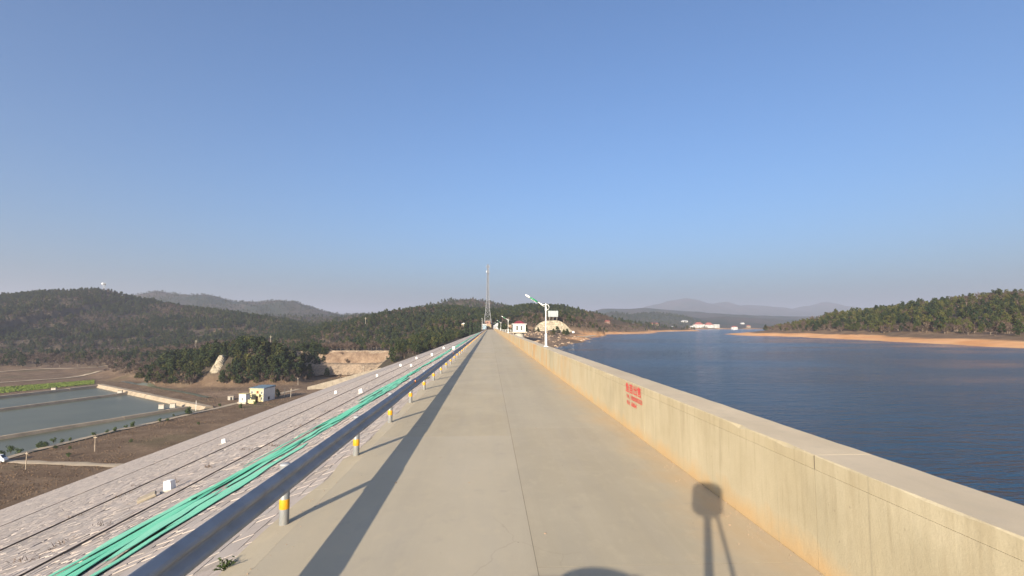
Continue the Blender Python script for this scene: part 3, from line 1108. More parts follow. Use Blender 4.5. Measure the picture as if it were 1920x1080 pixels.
def mesh_np(name, vs, quads, mat, tone=None):
    me = bpy.data.meshes.new(name)
    me.vertices.add(len(vs))
    me.vertices.foreach_set('co', vs.astype(np.float32).ravel())
    me.loops.add(quads.size)
    me.loops.foreach_set('vertex_index', quads.ravel().astype(np.int32))
    me.polygons.add(len(quads))
    me.polygons.foreach_set('loop_start', np.arange(0, quads.size, quads.shape[1], dtype=np.int32))
    me.update(calc_edges=True)
    me.shade_flat()
    if tone is not None:
        at = me.attributes.new('tone', 'FLOAT', 'POINT')
        at.data.foreach_set('value', tone.astype(np.float32))
    me.materials.append(mat)
    return me


ids, vs = stone_arrays(~single)
q = (np.arange(len(ids))[:, None, None] * 8 + FQ[None]).reshape(-1, 4)
me = mesh_np('stones', vs.reshape(-1, 3), q, M['stone'], np.repeat(nprng.random(len(ids)), 8))
tag(link('stones', me, dam), kind='stuff')
ids, vs = stone_arrays(single)
for i, idn in enumerate(ids):
    v8 = vs[i]
    c = v8.mean(0)
    me = bpy.data.meshes.new('stone')
    # four more points give each near stone an uneven crown
    top = v8[4:8]
    mid = top.mean(0) + np.array(NRM[:]) * rng.uniform(-0.001, 0.004)
    pts = [tuple(p - c) for p in v8] + [tuple(mid - c)]
    me.from_pydata(pts, [], [(4, 5, 8), (5, 6, 8), (6, 7, 8), (7, 4, 8), (0, 1, 5, 4), (1, 2, 6, 5), (2, 3, 7, 6), (3, 0, 4, 7)])
    me.materials.append(M['stone'])
    at = me.attributes.new('tone', 'FLOAT', 'POINT')
    at.data.foreach_set('value', np.full(9, rng.random(), np.float32))
    link('stone', me, dam, tuple(c))


# ------------------------------------------------------------------ guard rail
rail = empty('guard_rail', (-3.0, 0, 0))
tag(rail, 'grey galvanised steel guard rail on posts with yellow bands', 'guard rail')
W_PROF = [(0.0, -0.170), (0.012, -0.150), (0.070, -0.128), (0.085, -0.100), (0.085, -0.078), (0.070, -0.055), (0.012, -0.022), (0.004, 0.0),
          (0.012, 0.022), (0.070, 0.055), (0.085, 0.078), (0.085, 0.100), (0.070, 0.128), (0.012, 0.150), (0.0, 0.170)]
W_PROF = [(x, z * 1.08) for x, z in W_PROF]


def beam_mesh():
    t = 0.005
    vs, fs = [], []
    n = len(W_PROF)
    ys = (-0.16, 0.02, 2.0, 4.0, 4.16)
    for y in ys:
        for x, z in W_PROF:
            vs.append((x + (0.006 if y < 0 or y > 4.1 else 0.0) * (1 if y > 4.1 else -1) * 0.5, y, z))
        for x, z in W_PROF:
            vs.append((x - t, y, z))
    for i in range(len(ys) - 1):
        a, b = i * 2 * n, (i + 1) * 2 * n
        for k in range(n - 1):
            fs.append((a + k, b + k, b + k + 1, a + k + 1))
            fs.append((a + n + k, a + n + k + 1, b + n + k + 1, b + n + k))
        fs.append((a, a + n, b + n, b))
        fs.append((a + n - 1, b + n - 1, b + 2 * n - 1, a + 2 * n - 1))
    m = MB().add(vs, fs)
    return m.mesh('beam', M['galv'], True)


bm_me = beam_mesh()
post_me = MB().lathe([(0.07, -0.5), (0.07, 0.835)], 16).mesh('post', M['post'], False)
for p in post_me.polygons:
    p.use_smooth = len(p.vertices) == 4
band_me = MB().lathe([(0.0712, 0.20), (0.0718, 0.203), (0.0718, 0.337), (0.0712, 0.34)], 16).mesh('band', M['yellow'], True)
cap_me = MB().lathe([(0.075, 0.82), (0.076, 0.842), (0.06, 0.853), (0.02, 0.857)], 16).mesh('cap', M['galv'], True)
spc_me = MB().box(0.066, 0.130, -0.08, 0.08, 0.58, 0.78).mesh('spacer', M['galv'])
bolt_me = MB().tube([(0.205, 0, 0), (0.228, 0, 0)], 0.015, 6).mesh('bolt', M['steel'])
refl_me = MB().tube([(0.222, 0.0, 0.83), (0.246, 0.0, 0.83)], 0.055, 12).mesh('reflector', M['orange'])
stub_me = MB().box(0.13, 0.223, -0.02, 0.02, 0.80, 0.86).mesh('reflector_bracket', M['galv'])
for k in range(-4, 115):
    yk = 7.88 + 4.0 * k
    o = link('post', post_me, rail, (rng.uniform(-0.008, 0.008), yk, 0))
    o.rotation_euler = (rng.uniform(-0.012, 0.012), rng.uniform(-0.01, 0.01), 0)
    link('band', band_me, o, (0, 0, rng.uniform(-0.012, 0.012)))
    link('cap', cap_me, o)
    link('spacer', spc_me, o)
    if 0 <= k < 6:
        for (by, bz) in ((-0.10, 0.62), (-0.10, 0.80), (0.10, 0.62), (0.10, 0.80)):
            link('bolt', bolt_me, o, (0, by, bz))
    b = link('beam', bm_me, rail, (0.130 + rng.uniform(-0.003, 0.003) + (0.007 if k % 2 else 0), yk, 0.71 + rng.uniform(-0.006, 0.006)))
    if k % 5 == 3:
        s = link('reflector_bracket', stub_me, rail, (0, yk - 0.45, 0))
        link('reflector', refl_me, s)

# ------------------------------------------------------------------ teal strips, pipes, markers on the slope
def strip(y, ln, uc, wd, lift, seed, i):
    r = random.Random(seed)
    n = max(6, int(ln / 0.9))
    a0, a1, ph = r.uniform(-0.75, 0.1), r.uniform(0.02, 0.10), r.uniform(0, 6.3)
    vs, fs = [], []
    for k in range(n + 1):
        t = k / n
        w = wd * min(1, 0.15 + 5 * t, 0.15 + 5 * (1 - t)) * r.uniform(0.6, 1.25)
        c = uc + a0 * (t - 0.5) + a1 * math.sin(ph + t * 5)
        h = lift + r.uniform(-0.01, 0.02)
        yy = y + ln * t
        for s, hh in ((-0.5, 0.0), (-0.47, 0.007), (0, 0.011), (0.47, 0.007), (0.5, 0.0)):
            vs.append(on_slope(c + s * w, yy + (r.uniform(-0.15, 0.15) if k in (0, n) else 0), h + hh))
        for s in (-0.5, 0.5):
            vs.append(on_slope(c + s * w, yy, h - 0.008))
    for k in range(n):
        a, b = k * 7, k * 7 + 7
        for m in range(4):
            fs.append((a + m, a + m + 1, b + m + 1, b + m))
        fs += [(a + 4, a + 6, b + 6, b + 4), (a + 6, a + 5, b + 5, b + 6), (a + 5, a, b, b + 5)]
    fs += [(0, 1, 2, 3, 4, 6, 5), tuple(n * 7 + m for m in (5, 6, 4, 3, 2, 1, 0))]
    return MB().add(vs, fs)


# (start, length, metres down the slope, width): layered lengths as they lie in the photograph
y, i = 7.2, 0
strips = []
r2 = random.Random(5)
while y < 335:
    spread = 0.35 + 0.55 * (0.5 + 0.5 * math.sin(y * 0.21 + 0.6)) + 0.3 * math.sin(y * 0.067)
    spread = max(0.25, spread)
    for q in range(2):
        ln = r2.uniform(3.5, 7.5) * (1 + y / 55)
        strips.append((y + r2.uniform(-0.8, 0.8), ln, 4.45 + r2.uniform(-spread, spread), r2.uniform(0.16, 0.55), 0.022 + 0.012 * (len(strips) % 5)))
    y += 1.35 * (1 + y / 60)
places = ['nearest the camera', 'in the middle of the slope', 'far along the slope']
for i, (y, ln, uc, wd, li) in enumerate(strips):
    o = strip(y, ln, uc, wd, li, 100 + i, i).build('plastic_strip', M['teal'], smooth=False)
    k = 0 if y < 25 else (1 if y < 90 else 2)
    tag(o, 'teal plastic strip in the heap along the guard rail, ' + places[k], 'plastic strip', 'teal plastic strips lying along the stone slope')

for xs, rad, lab in ((-9.9, 0.024, 'upper of the two thick dark pipes laid along the stone slope'),
                     (-16.9, 0.030, 'lower of the two thick dark pipes laid along the stone slope'),
                     (-32.0, 0.02, 'thin dark pipe lowest on the pale stone slope')):
    u0 = (EDGE_X - xs) / -DWN.x
    pts = []
    r3 = random.Random(int(-xs * 10))
    yy = max(0, -xs * 0.6)
    while yy < (330 if xs > -20 else 300):
        pts.append(on_slope(u0 + r3.uniform(-0.05, 0.05) + 0.15 * math.sin(yy * 0.04), yy, 0.045 + rad))
        yy += 3.5
    tag(MB().tube(pts, rad, 8).build('pipe', M['pipe'], smooth=True), lab, 'pipe')

marks = [(318, 919, 20, 'white survey block on the stone slope, largest and nearest'), (420, 831, 9, 'white survey block on the stone slope, second nearest'),
         (677, 737, 9, 'white survey block beside the teal strips, right of the pale house'), (630, 738, 6, 'small white survey block low on the slope right of the pale house'),
         (707, 706, 5, 'small white block at the top end of the low toe wall'), (751, 687, 5, 'left one of two small white blocks level on the far slope'),
         (771, 687, 5, 'right one of two small white blocks level on the far slope'), (810, 667, 5, 'small white block on the upper far slope near the bushes'),
         (851, 655, 6, 'white block right beside the teal strips, far along the rail'), (781, 673, 4, 'tiny white block at the edge of the bushes on the far slope'),
         (832, 654, 4, 'tiny white block highest on the far slope')]
for px, py, hp, lab in marks:
    p = slope_at(px, py)
    s = max(0.34, hp * p.y / F)
    root = empty('survey_marker', p - NRM * 0.05, rng.uniform(-0.2, 0.2))
    root.rotation_euler = (0, -math.atan(1 / SLOPE) * 0.4, rng.uniform(-0.2, 0.2))
    w = s * 0.36
    vs = [(-w, -w, -0.1), (w, -w, -0.1), (w, w, -0.1), (-w, w, -0.1), (-w * .86, -w * .86, s * .97), (w * .86, -w * .86, s * .97), (w * .86, w * .86, s * .97), (-w * .86, w * .86, s * .97), (0, 0, s)]
    MB().add(vs, [(3, 2, 1, 0), (0, 1, 5, 4), (1, 2, 6, 5), (2, 3, 7, 6), (3, 0, 4, 7), (4, 5, 8), (5, 6, 8), (6, 7, 8), (7, 4, 8)]).build('block', M['white'], root)
    MB().bbox(-w * 1.5, w * 1.5, -w * 1.5, w * 1.5, -0.2, 0.10, 0.03).build('footing', M['greyconc'], root)
    tag(root, lab, 'marker', 'white survey markers on the dam slope')
# broken slab lying on the slope
p = slope_at(277, 937)
o = MB().bbox(-0.28, 0.28, -0.2, 0.2, 0.0, 0.09, 0.02).build('broken_slab', M['dull'], None, p + NRM * 0.06)
o.rotation_euler = (0.05, -0.35, 0.5)
tag(o, 'small broken reddish slab lying beside the lower pipe', 'rubble')

# weed at the road edge
def weed(name, p, n, size, lab, mat, seed):
    r = random.Random(seed)
    root = empty(name, p)
    st = MB()
    lf = MB()
    for k in range(n):
        a, e = r.uniform(0, 6.28), r.uniform(0.2, 1.2)
        L = size * r.uniform(0.5, 1.0)
        d = Vector((math.cos(a) * math.cos(e), math.sin(a) * math.cos(e), math.sin(e)))
        st.tube([(0, 0, -0.02), d * L * 0.6, d * L + Vector((0, 0, -0.1 * L))], [0.004, 0.003, 0.001], 4)
        for m in range(4):
            c = d * L * r.uniform(0.4, 1.0)
            x = Vector((r.uniform(-1, 1), r.uniform(-1, 1), r.uniform(-.5, .8))).normalized() * size * 0.14
            yv = x.cross(Vector((r.uniform(-1, 1), r.uniform(-1, 1), 1))).normalized() * size * 0.06
            lf.add([c - x, c + yv, c + x, c - yv], [(0, 1, 2, 3)])
    st.build('stem', M['shrub'], root)
    lf.build('leaf', M['shrub'], root, fix=False)
    tag(root, lab, 'weed')


weed('weed', slope_at(425, 1072) + NRM * 0.03, 26, 0.18, 'green weed growing from the stones at the road edge', M['shrub'], 3)
weed('weed', slope_at(797, 712) + NRM * 0.03, 18, 0.42, 'small tuft of weed under the rail beside the fourth post', M['shrub'], 4)

# crumbs of stone on the road
pm = bpy.data.meshes.new('pebble')
bmp = bmesh.new()
bmesh.ops.create_icosphere(bmp, subdivisions=1, radius=0.5)
for v in bmp.verts:
    v.co *= rng.uniform(0.7, 1.2)
    v.co.z *= 0.6
bmp.to_mesh(pm)
bmp.free()
pm.materials.append(M['boulder'])
for k, (px, py) in enumerate([(826, 858), (1258, 867), (1268, 902), (1362, 968), (1368, 984), (1362, 942), (1405, 960), (1005, 803), (880, 905), (1100, 735), (742, 905), (1022, 1000), (1190, 880), (1300, 905)]):
    p = at_z(px, py, 0.004)
    o = link('pebble', pm, None, p)
    s = rng.uniform(0.015, 0.035)
    o.scale = (s * 1.5, s, s)
    o.rotation_euler = (0, 0, rng.uniform(0, 6))
    tag(o, 'small loose pebble lying on the concrete road', 'pebble', 'loose pebbles on the road')

# grit washed against the parapet and along the rail
gr_v, gr_f = [], []
for k in range(1500):
    if k % 3:
        x = WX0 - abs(nprng.normal(0, 0.22)) - 0.012
    else:
        x = -2.95 + abs(nprng.normal(0, 0.25))
    y = nprng.uniform(3.5, 60)
    sz = nprng.uniform(0.004, 0.013)
    b = len(gr_v)
    a_ = nprng.uniform(0, 6.28)
    gr_v += [(x + sz * math.cos(a_ + q), y + sz * math.sin(a_ + q), 0.0) for q in (0, 2.1, 4.2)] + [(x, y, sz * 1.1)]
    gr_f += [(b, b + 1, b + 3), (b + 1, b + 2, b + 3), (b + 2, b, b + 3)]
tag(MB().add(gr_v, gr_f).build('grit', M['boulder'], fix=False), 'fine grit washed along the edges of the concrete road', 'grit', kind='stuff')

# dry weeds caught along the pipes
for k, (px, py) in enumerate([(205, 985), (118, 1020), (60, 1052), (330, 905), (395, 878), (262, 912), (232, 930), (150, 968), (470, 845), (520, 838), (560, 800), (615, 772)]):
    pp_ = slope_at(px, py)
    root = empty('dry_weed', pp_ + NRM * 0.02, rng.uniform(0, 6))
    tw_ = MB()
    sp_ = MB()
    r_ = random.Random(900 + k)
    for q in range(34):
        a_ = r_.uniform(0, 6.28)
        ox, oy = r_.uniform(-0.10, 0.10), r_.uniform(-0.45, 0.45)
        d_ = Vector((math.cos(a_), math.sin(a_), r_.uniform(0.3, 1.4))).normalized() * r_.uniform(0.08, 0.20)
        w_ = d_.cross(Vector((0.3, 0.2, 1))).normalized() * 0.010
        p0 = Vector((ox, oy, 0))
        (tw_ if q % 2 else sp_).add([p0 - w_, p0 + w_, p0 + d_ + w_ * 0.3, p0 + d_ - w_ * 0.3], [(0, 1, 2, 3)])
    tw_.build('stem', M['twig'], root, fix=False)
    sp_.build('blade', M['straw'], root, fix=False)
    tag(root, 'dry brown weed tuft caught between stones near the pipes', 'weed', 'dry weeds on the stone slope')

# ------------------------------------------------------------------ solar street lamps on the parapet
def make_lamp():
    root = empty('street_lamp')
    MB().bbox(-0.16, 0.16, -0.16, 0.16, 0, 0.03, 0.008).build('base_plate', M['white'], root)
    MB().lathe([(0.085, 0.0), (0.085, 0.9), (0.075, 0.96), (0.055, 0.99)], 14).build('base_sleeve', M['white'], root)
    MB().lathe([(0.055, 0.9), (0.042, 3.15), (0.044, 3.24), (0.02, 3.28)], 12).build('pole', M['white'], root, smooth=True)
    MB().lathe([(0.06, 2.70), (0.066, 2.74), (0.066, 2.96), (0.06, 3.0)], 12).build('battery_box', M['white'], root)
    MB().tube([(0.02, 0, 3.18), (-0.25, 0, 3.20), (-0.5, 0, 3.33), (-0.66, 0, 3.42)], [0.035, 0.03, 0.028, 0.026], 8).build('arm', M['white'], root, smooth=True)
    MB().tube([(-0.02, 0, 3.05), (-0.22, 0, 3.10), (-0.42, 0, 3.26)], 0.018, 6).build('brace', M['white'], root, smooth=True)
    lp = [(0.03 + 0.22 * math.sin(a), 0, 3.00 + 0.22 * math.cos(a)) for a in [R(v) for v in range(0, 181, 20)]]
    MB().tube(lp, 0.020, 6).build('scroll', M['white'], root, smooth=True)
    # leaf shaped green housing
    h = MB()
    vs, fs = [], []
    sec = [(0.0, 0.03, 0.03), (0.10, 0.10, 0.055), (0.28, 0.165, 0.07), (0.46, 0.17, 0.07), (0.62, 0.12, 0.055), (0.74, 0.05, 0.03)]
    ax = Vector((-0.86, 0, 0.51)).normalized()
    up = Vector((0.51, 0, 0.86)).normalized()
    o0 = Vector((-0.60, 0, 3.385))
    for t, w, d in sec:
        c = o0 + ax * t
        for k in range(8):
            a = 2 * math.pi * k / 8
            vs.append(c + Vector((0, 1, 0)) * math.cos(a) * w + up * math.sin(a) * d)
    for i in range(len(sec) - 1):
        for k in range(8):
            fs.append((i * 8 + k, i * 8 + (k + 1) % 8, i * 8 + 8 + (k + 1) % 8, i * 8 + 8 + k))
    fs += [tuple(range(8))[::-1], tuple(len(sec) * 8 - 8 + k for k in range(8))]
    hd = h.add(vs, fs).build('lamp_head', M['lampgreen'], root, smooth=True)
    c = o0 + ax * 0.72
    t = MB().tube([c - ax * 0.06, c + ax * 0.16, c + ax * 0.40], [0.05, 0.085, 0.03], 8)
    t.build('lamp_tip', M['white'], hd, smooth=True)
    p = MB()
    q0 = o0 + ax * 0.12 - up * 0.071
    q1 = o0 + ax * 0.62 - up * 0.071
    p.add([q0 - Vector((0, .07, 0)), q0 + Vector((0, .07, 0)), q1 + Vector((0, .07, 0)), q1 - Vector((0, .07, 0)),
           q0 - Vector((0, .07, 0)) - up * .012, q0 + Vector((0, .07, 0)) - up * .012, q1 + Vector((0, .07, 0)) - up * .012, q1 - Vector((0, .07, 0)) - up * .012],
          [(0, 1, 2, 3), (7, 6, 5, 4), (0, 4, 5, 1), (1, 5, 6, 2), (2, 6, 7, 3), (3, 7, 4, 0)])
    p.build('light_panel', M['white'], hd)
    return root


lamp = make_lamp()
LAMP_LABEL = ['tall white street lamp with green leaf head, nearest on the parapet', 'white street lamp with green head, second along the parapet, left of the white pump house',
              'white street lamp, third along the parapet', 'white street lamp, fourth along the parapet', 'white street lamp, farthest along the parapet']
for k in range(5):
    o = lamp if k == 0 else copy_tree(lamp)
    o.location = (4.27, 39.0 + 81.0 * k, WH)
    o.rotation_euler = (0, 0, rng.uniform(-0.05, 0.05) - 0.1)
    tag(o, LAMP_LABEL[k], 'street lamp', 'street lamps on the parapet')


# ------------------------------------------------------------------ buildings
def gable(m, x0, x1, y0, y1, z, h, over=0.3):
    xm = (x0 + x1) / 2
    m.prism([(x0 - over, z), (x1 + over, z), (xm, z + h)], y0 - over, y1 + over)
    return m


def hip(m, x0, x1, y0, y1, z, h, over=0.4, inset=0.35):
    xa, xb, ya, yb = x0 - over, x1 + over, y0 - over, y1 + over
    L, Wd = xb - xa, yb - ya
    ix, iy = L * inset, Wd * 0.5
    vs = [(xa, ya, z), (xb, ya, z), (xb, yb, z), (xa, yb, z), (xa + ix, ya + iy, z + h), (xb - ix, ya + iy, z + h)]
    return m.add(vs, [(3, 2, 1, 0), (0, 1, 5, 4), (1, 2, 5), (2, 3, 4, 5), (3, 0, 4)])


def window(root, x, y, z, w, h, sill=True, nx=2, mat=None, ny=1):
    """window in a wall facing -y; frame proud, glass recessed, glazing bars"""
    f = MB()
    t = 0.07
    f.box(x - w / 2 - t, x - w / 2, y - 0.05, y + 0.05, z - t, z + h + t).box(x + w / 2, x + w / 2 + t, y - 0.05, y + 0.05, z - t, z + h + t)
    f.box(x - w / 2, x + w / 2, y - 0.049, y + 0.05, z + h, z + h + t).box(x - w / 2, x + w / 2, y - 0.049, y + 0.05, z - t, z)
    for k in range(1, nx):
        xx = x - w / 2 + w * k / nx
        f.box(xx - 0.03, xx + 0.03, y - 0.045, y + 0.03, z, z + h)
    for k in range(1, ny + 1 if ny > 1 else 1):
        zz = z + h * k / (ny + 1)
        f.box(x - w / 2, x + w / 2, y - 0.043, y + 0.03, zz - 0.025, zz + 0.025)
    wn_ = f.build('window', mat or M['white'], root)
    MB().box(x - w / 2 + .001, x + w / 2 - .001, y - 0.02, y + 0.02, z + .001, z + h - .001).build('pane', M['glass'], wn_)
    if sill:
        MB().box(x - w / 2 - 0.12, x + w / 2 + 0.12, y - 0.14, y + 0.02, z - t - 0.08, z - t).build('sill', M['plaster'], wn_)
    return wn_


# intake house standing in the water on a round pier
p = at_y(974, 622, 236)
ih = empty('intake_house', (p.x - 0.2, 236, p.z))
tag(ih, 'white pump house with dark red roof on a round concrete pier beside the dam', 'pump house')
MB().box(-2.85, 2.85, -2.4, 2.4, 0.0, 3.35).build('wall', M['plaster'], ih)
MB().box(-3.5, 3.5, -3.05, 3.05, -0.5, -0.004).build('deck', M['concrete'], ih)
MB().lathe([(2.35, -14), (2.30, -0.5)], 24).build('pier', M['greyconc'], ih, smooth=False)
cv = MB().box(-3.35, 3.35, -2.95, 2.95, 3.352, 3.66).build('cornice', M['plaster'], ih)
hip(MB(), -2.9, 2.9, -2.5, 2.5, 3.664, 1.25, -0.2, 0.30).build('roof', M['redroof'], ih)
for x in (-1.0, 1.0):
    window(ih, x, -2.40, 0.75, 0.75, 1.9, True, 2, M['greyconc'], 2)
w2 = MB().box(2.83, 2.90, -0.5, 0.5, 0.7, 2.5).build('side_window', M['glass'], ih)
rl = MB()
for k in range(9):
    x = -3.35 + 6.7 * k / 8
    rl.box(x - 0.03, x + 0.03, -3.0, -2.94, -0.004, 0.9)
rl.box(-3.4, 3.4, -3.01, -2.93, 0.9, 0.96).box(-3.4, 3.4, -2.995, -2.945, 0.45, 0.49)
for k in range(8):
    y_ = -2.94 + 5.9 * k / 7
    rl.box(3.34, 3.40, y_ - 0.03, y_ + 0.03, -0.004, 0.9)
rl.box(3.33, 3.41, -2.9, 3.0, 0.902, 0.962)
# footbridge from the crest
fb = empty('footbridge', (4.7, 238, p.z))
tag(fb, 'pale concrete footbridge with railing from dam to white pump house', 'bridge')
bx1 = p.x - 0.2 - 3.5 - 4.7 - 0.02
MB().box(0, bx1, -0.9, 0.9, -0.45, -0.02).build('deck', M['concrete'], fb)
for s in (-0.85, 0.85):
    f = MB()
    for k in range(5):
        x = 0.1 + (bx1 - 0.2) * k / 4
        f.box(x - 0.03, x + 0.03, s - 0.03, s + 0.03, -0.02, 0.9)
    f.box(0, bx1, s - 0.035, s + 0.035, 0.9, 0.96).box(0, bx1, s - 0.025, s + 0.025, 0.42, 0.46)
    f.build('railing', M['white'], fb)

# lattice mast at the end of the dam
TY = 512.0
tb = at_y(914.5, 604.5, TY)
tower = empty('lattice_mast', (tb.x, TY, hz(tb.x, TY) - 0.3))
tag(tower, 'tall grey steel lattice radio mast at the end of the dam', 'mast')
zb = hz(tb.x, TY) - 0.3
ztop = at_y(914.5, 496, TY).z - zb
zbase = tb.z - zb


def half(z):
    t = z / ztop
    return np.interp(t, [0, 0.10, 0.25, 0.5, 1.0], [3.7, 3.1, 1.9, 1.15, 0.62])


lv = [0]
while lv[-1] < ztop - 1.2:
    lv.append(lv[-1] + max(1.5, 1.5 * half(lv[-1])))
lv[-1] = ztop
for sx, sy in ((-1, -1), (1, -1), (1, 1), (-1, 1)):
    MB().tube([(sx * half(z), sy * half(z), z) for z in lv], [0.30 if z < ztop * .4 else 0.22 for z in lv], 6).build('leg', M['steel'], tower)
for i in range(len(lv) - 1):
    a, b = half(lv[i]), half(lv[i + 1])
    m = MB()
    c0 = [(-a, -a), (a, -a), (a, a), (-a, a)]
    c1 = [(-b, -b), (b, -b), (b, b), (-b, b)]
    rr = 0.14 if lv[i] < ztop * 0.4 else 0.11
    for k in range(4):
        j = (k + 1) % 4
        m.tube([(*c0[k], lv[i]), (*c1[j], lv[i + 1])], rr, 4)
        m.tube([(*c0[j], lv[i]), (*c1[k], lv[i + 1])], rr, 4)
        m.tube([(*c1[k], lv[i + 1]), (*c1[j], lv[i + 1])], rr, 4)
    m.build('bracing', M['steel'], tower)
for zf in (0.845, 0.955):
    z = ztop * zf
    m = MB()
    for rr in (1.5,):
        m.tube([(rr * math.cos(R(a)), rr * math.sin(R(a)), z) for a in range(0, 361, 30)], 0.07, 5)
        m.tube([(rr * math.cos(R(a)), rr * math.sin(R(a)), z + 0.9) for a in range(0, 361, 30)], 0.045, 5)
        for a in range(0, 360, 60):
            m.tube([(0.5 * math.cos(R(a)), 0.5 * math.sin(R(a)), z), (rr * math.cos(R(a)), rr * math.sin(R(a)), z), (rr * math.cos(R(a)), rr * math.sin(R(a)), z + 0.9)], 0.045, 4)
    m.build('platform', M['steel'], tower)
for zf, a in ((0.87, 200), (0.87, 320), (0.87, 80), (0.955, 170), (0.955, 350)):
    z = ztop * zf
    x, yv = 1.55 * math.cos(R(a)), 1.55 * math.sin(R(a))
    MB().bbox(x - 0.16, x + 0.16, yv - 0.10, yv + 0.10, z - 0.3, z + 1.7, 0.04).build('antenna', M['white' if a == 200 else 'steel'], tower)
MB().tube([(0, 0, ztop - 0.5), (0, 0, ztop + 3.2)], [0.07, 0.03], 6).build('lightning_rod', M['steel'], tower)

# brick hut in front of the mast, on a pale plinth
hp = at_y(914.5, 608.2, 500)
hut = empty('brick_hut', (hp.x, 500, hp.z))
tag(hut, 'small pink brick hut at the foot of the lattice mast', 'hut')
MB().box(-2.6, 2.6, -2, 2, 0, 3.3).build('wall', M['pink'], hut)
MB().box(-2.9, 2.9, -2.3, 2.3, 3.302, 3.55).build('roof', M['greyconc'], hut)
window(hut, 0.0, -2.0, 1.0, 0.9, 1.5, True, 2, M['redroof'])
MB().box(-3.4, 3.4, -3.4, 2.4, hz(hp.x, 500) - hp.z - 1.5, -0.004).build('plinth', M['beige'], hut)

# blue and white booth left of it
bp = at_y(908.5, 612.0, 490)
bo = empty('booth', (bp.x, 490, bp.z))
tag(bo, 'pale blue booth with white roof left of the brick hut', 'booth')
MB().box(-1.7, 1.7, -1.3, 1.3, hz(bp.x, 490) - bp.z - 0.5, 1.9).build('wall', M['bluebox'], bo)
MB().box(-1.95, 1.95, -1.55, 1.55, 1.902, 2.15).build('roof', M['white'], bo)
window(bo, 0.5, -1.3, 0.6, 1.2, 0.9, False, 2)
pl = at_y(904.0, 613, 488)
tag(MB().lathe([(0.16, -3), (0.10, 8.6)], 8).build('pole', M['white'], None, pl), 'white pole standing left of the pale blue booth', 'pole')

# grey gabled shed and beige house on the right of the crest's end
sp = at_y(933, 615.5, 486)
sh = empty('gabled_shed', (sp.x, 486, sp.z), R(-8))
tag(sh, 'grey gabled shed right of the brick hut at the dam end', 'shed')
MB().box(-3.9, 3.9, 0, 9, -3, 2.2).build('wall', M['greyroof'], sh)
MB().prism([(-4.6, 2.0), (4.6, 2.0), (0, 5.2)], -0.4, 9.4).build('roof', M['greyroof'], sh)
for x in (-2.4, 0, 2.4):
    window(sh, x, 0, 0.4, 1.0, 1.2, False, 2)
bh = at_y(953.5, 615.5, 440)
be = empty('beige_house', (bh.x, 440, bh.z))
tag(be, 'small flat-roofed beige house left of the white pump house', 'house')
MB().box(-2.6, 2.6, 0, 4, -5, 2.7).build('wall', M['tanbank'], be)
MB().box(-2.9, 2.9, -0.3, 4.3, 2.702, 2.95).build('roof', M['beige'], be)
MB().box(1.0, 1.9, -0.04, 0.05, -0.1, 1.7).build('door', M['brown'], be)
window(be, -1.0, 0.0, 0.6, 1.0, 1.0, True)
# yellow building among the cypresses
yb_ = hit(869.5, 613.5, 430)
yh = empty('yellow_house', (yb_.x, yb_.y, yb_.z))
tag(yh, 'small yellow house half hidden behind the cypress row', 'house')
MB().box(-2.2, 2.2, 0, 4, -2, 3.0).build('wall', M['beige'], yh)
gable(MB(), -2.3, 2.3, 0, 4, 3.004, 1.2).build('roof', M['plaster'], yh)
window(yh, 0.2, 0.0, 1.0, 0.9, 1.1, True)

# two people walking at the end of the road
def person_mesh():
    me = bpy.data.meshes.new('person')
    vs = [(0, 0, 0.95), (0, 0, 1.2), (0, 0, 1.42), (0, -0.02, 1.52), (0, -0.03, 1.66), (0, -0.03, 1.74),
          (-0.09, 0, 0.90), (-0.10, -0.10, 0.50), (-0.10, -0.02, 0.09), (-0.10, -0.14, 0.04),
          (0.09, 0, 0.90), (0.10, 0.10, 0.50), (0.10, 0.22, 0.10), (0.10, 0.12, 0.04),
          (-0.20, 0, 1.38), (-0.25, 0.05, 1.12), (-0.25, -0.02, 0.88), (0.20, 0, 1.38), (0.25, -0.05, 1.12), (0.25, -0.14, 0.90)]
    ed = [(0, 1), (1, 2), (2, 3), (3, 4), (4, 5), (0, 6), (6, 7), (7, 8), (8, 9), (0, 10), (10, 11), (11, 12), (12, 13), (2, 14), (14, 15), (15, 16), (2, 17), (17, 18), (18, 19)]
    rad = [.14, .14, .15, .06, .10, .07, .09, .065, .045, .04, .09, .065, .045, .04, .065, .045, .035, .065, .045, .035]
    me.from_pydata(vs, ed, [])
    o = bpy.data.objects.new('person', me)
    COL.objects.link(o)
    o.modifiers.new('skin', 'SKIN')
    o.modifiers.new('sub', 'SUBSURF').levels = 1
    if me.skin_vertices:
        for i, r_ in enumerate(rad):
            me.skin_vertices[0].data[i].radius = (r_, r_ * 0.85)
            me.skin_vertices[0].data[i].use_root = (i == 0)
    dg = bpy.context.evaluated_depsgraph_get()
    out = bpy.data.meshes.new_from_object(o.evaluated_get(dg))
    bpy.data.objects.remove(o)
    out.materials.clear()
    out.materials.append(M['cloth'])
    return out


pme = person_mesh()
for px, Yp, lab in ((910.5, 448, 'person in dark clothes at the left rail near the end of the road'), (917.8, 455, 'person in dark clothes walking mid-road at the far end')):
    q_ = at_y(px, 618, Yp)
    o = link('person', pme, None, (q_.x, Yp, 0.0))
    o.rotation_euler = (0, 0, rng.uniform(-0.4, 0.4))
    tag(o, lab, 'person')

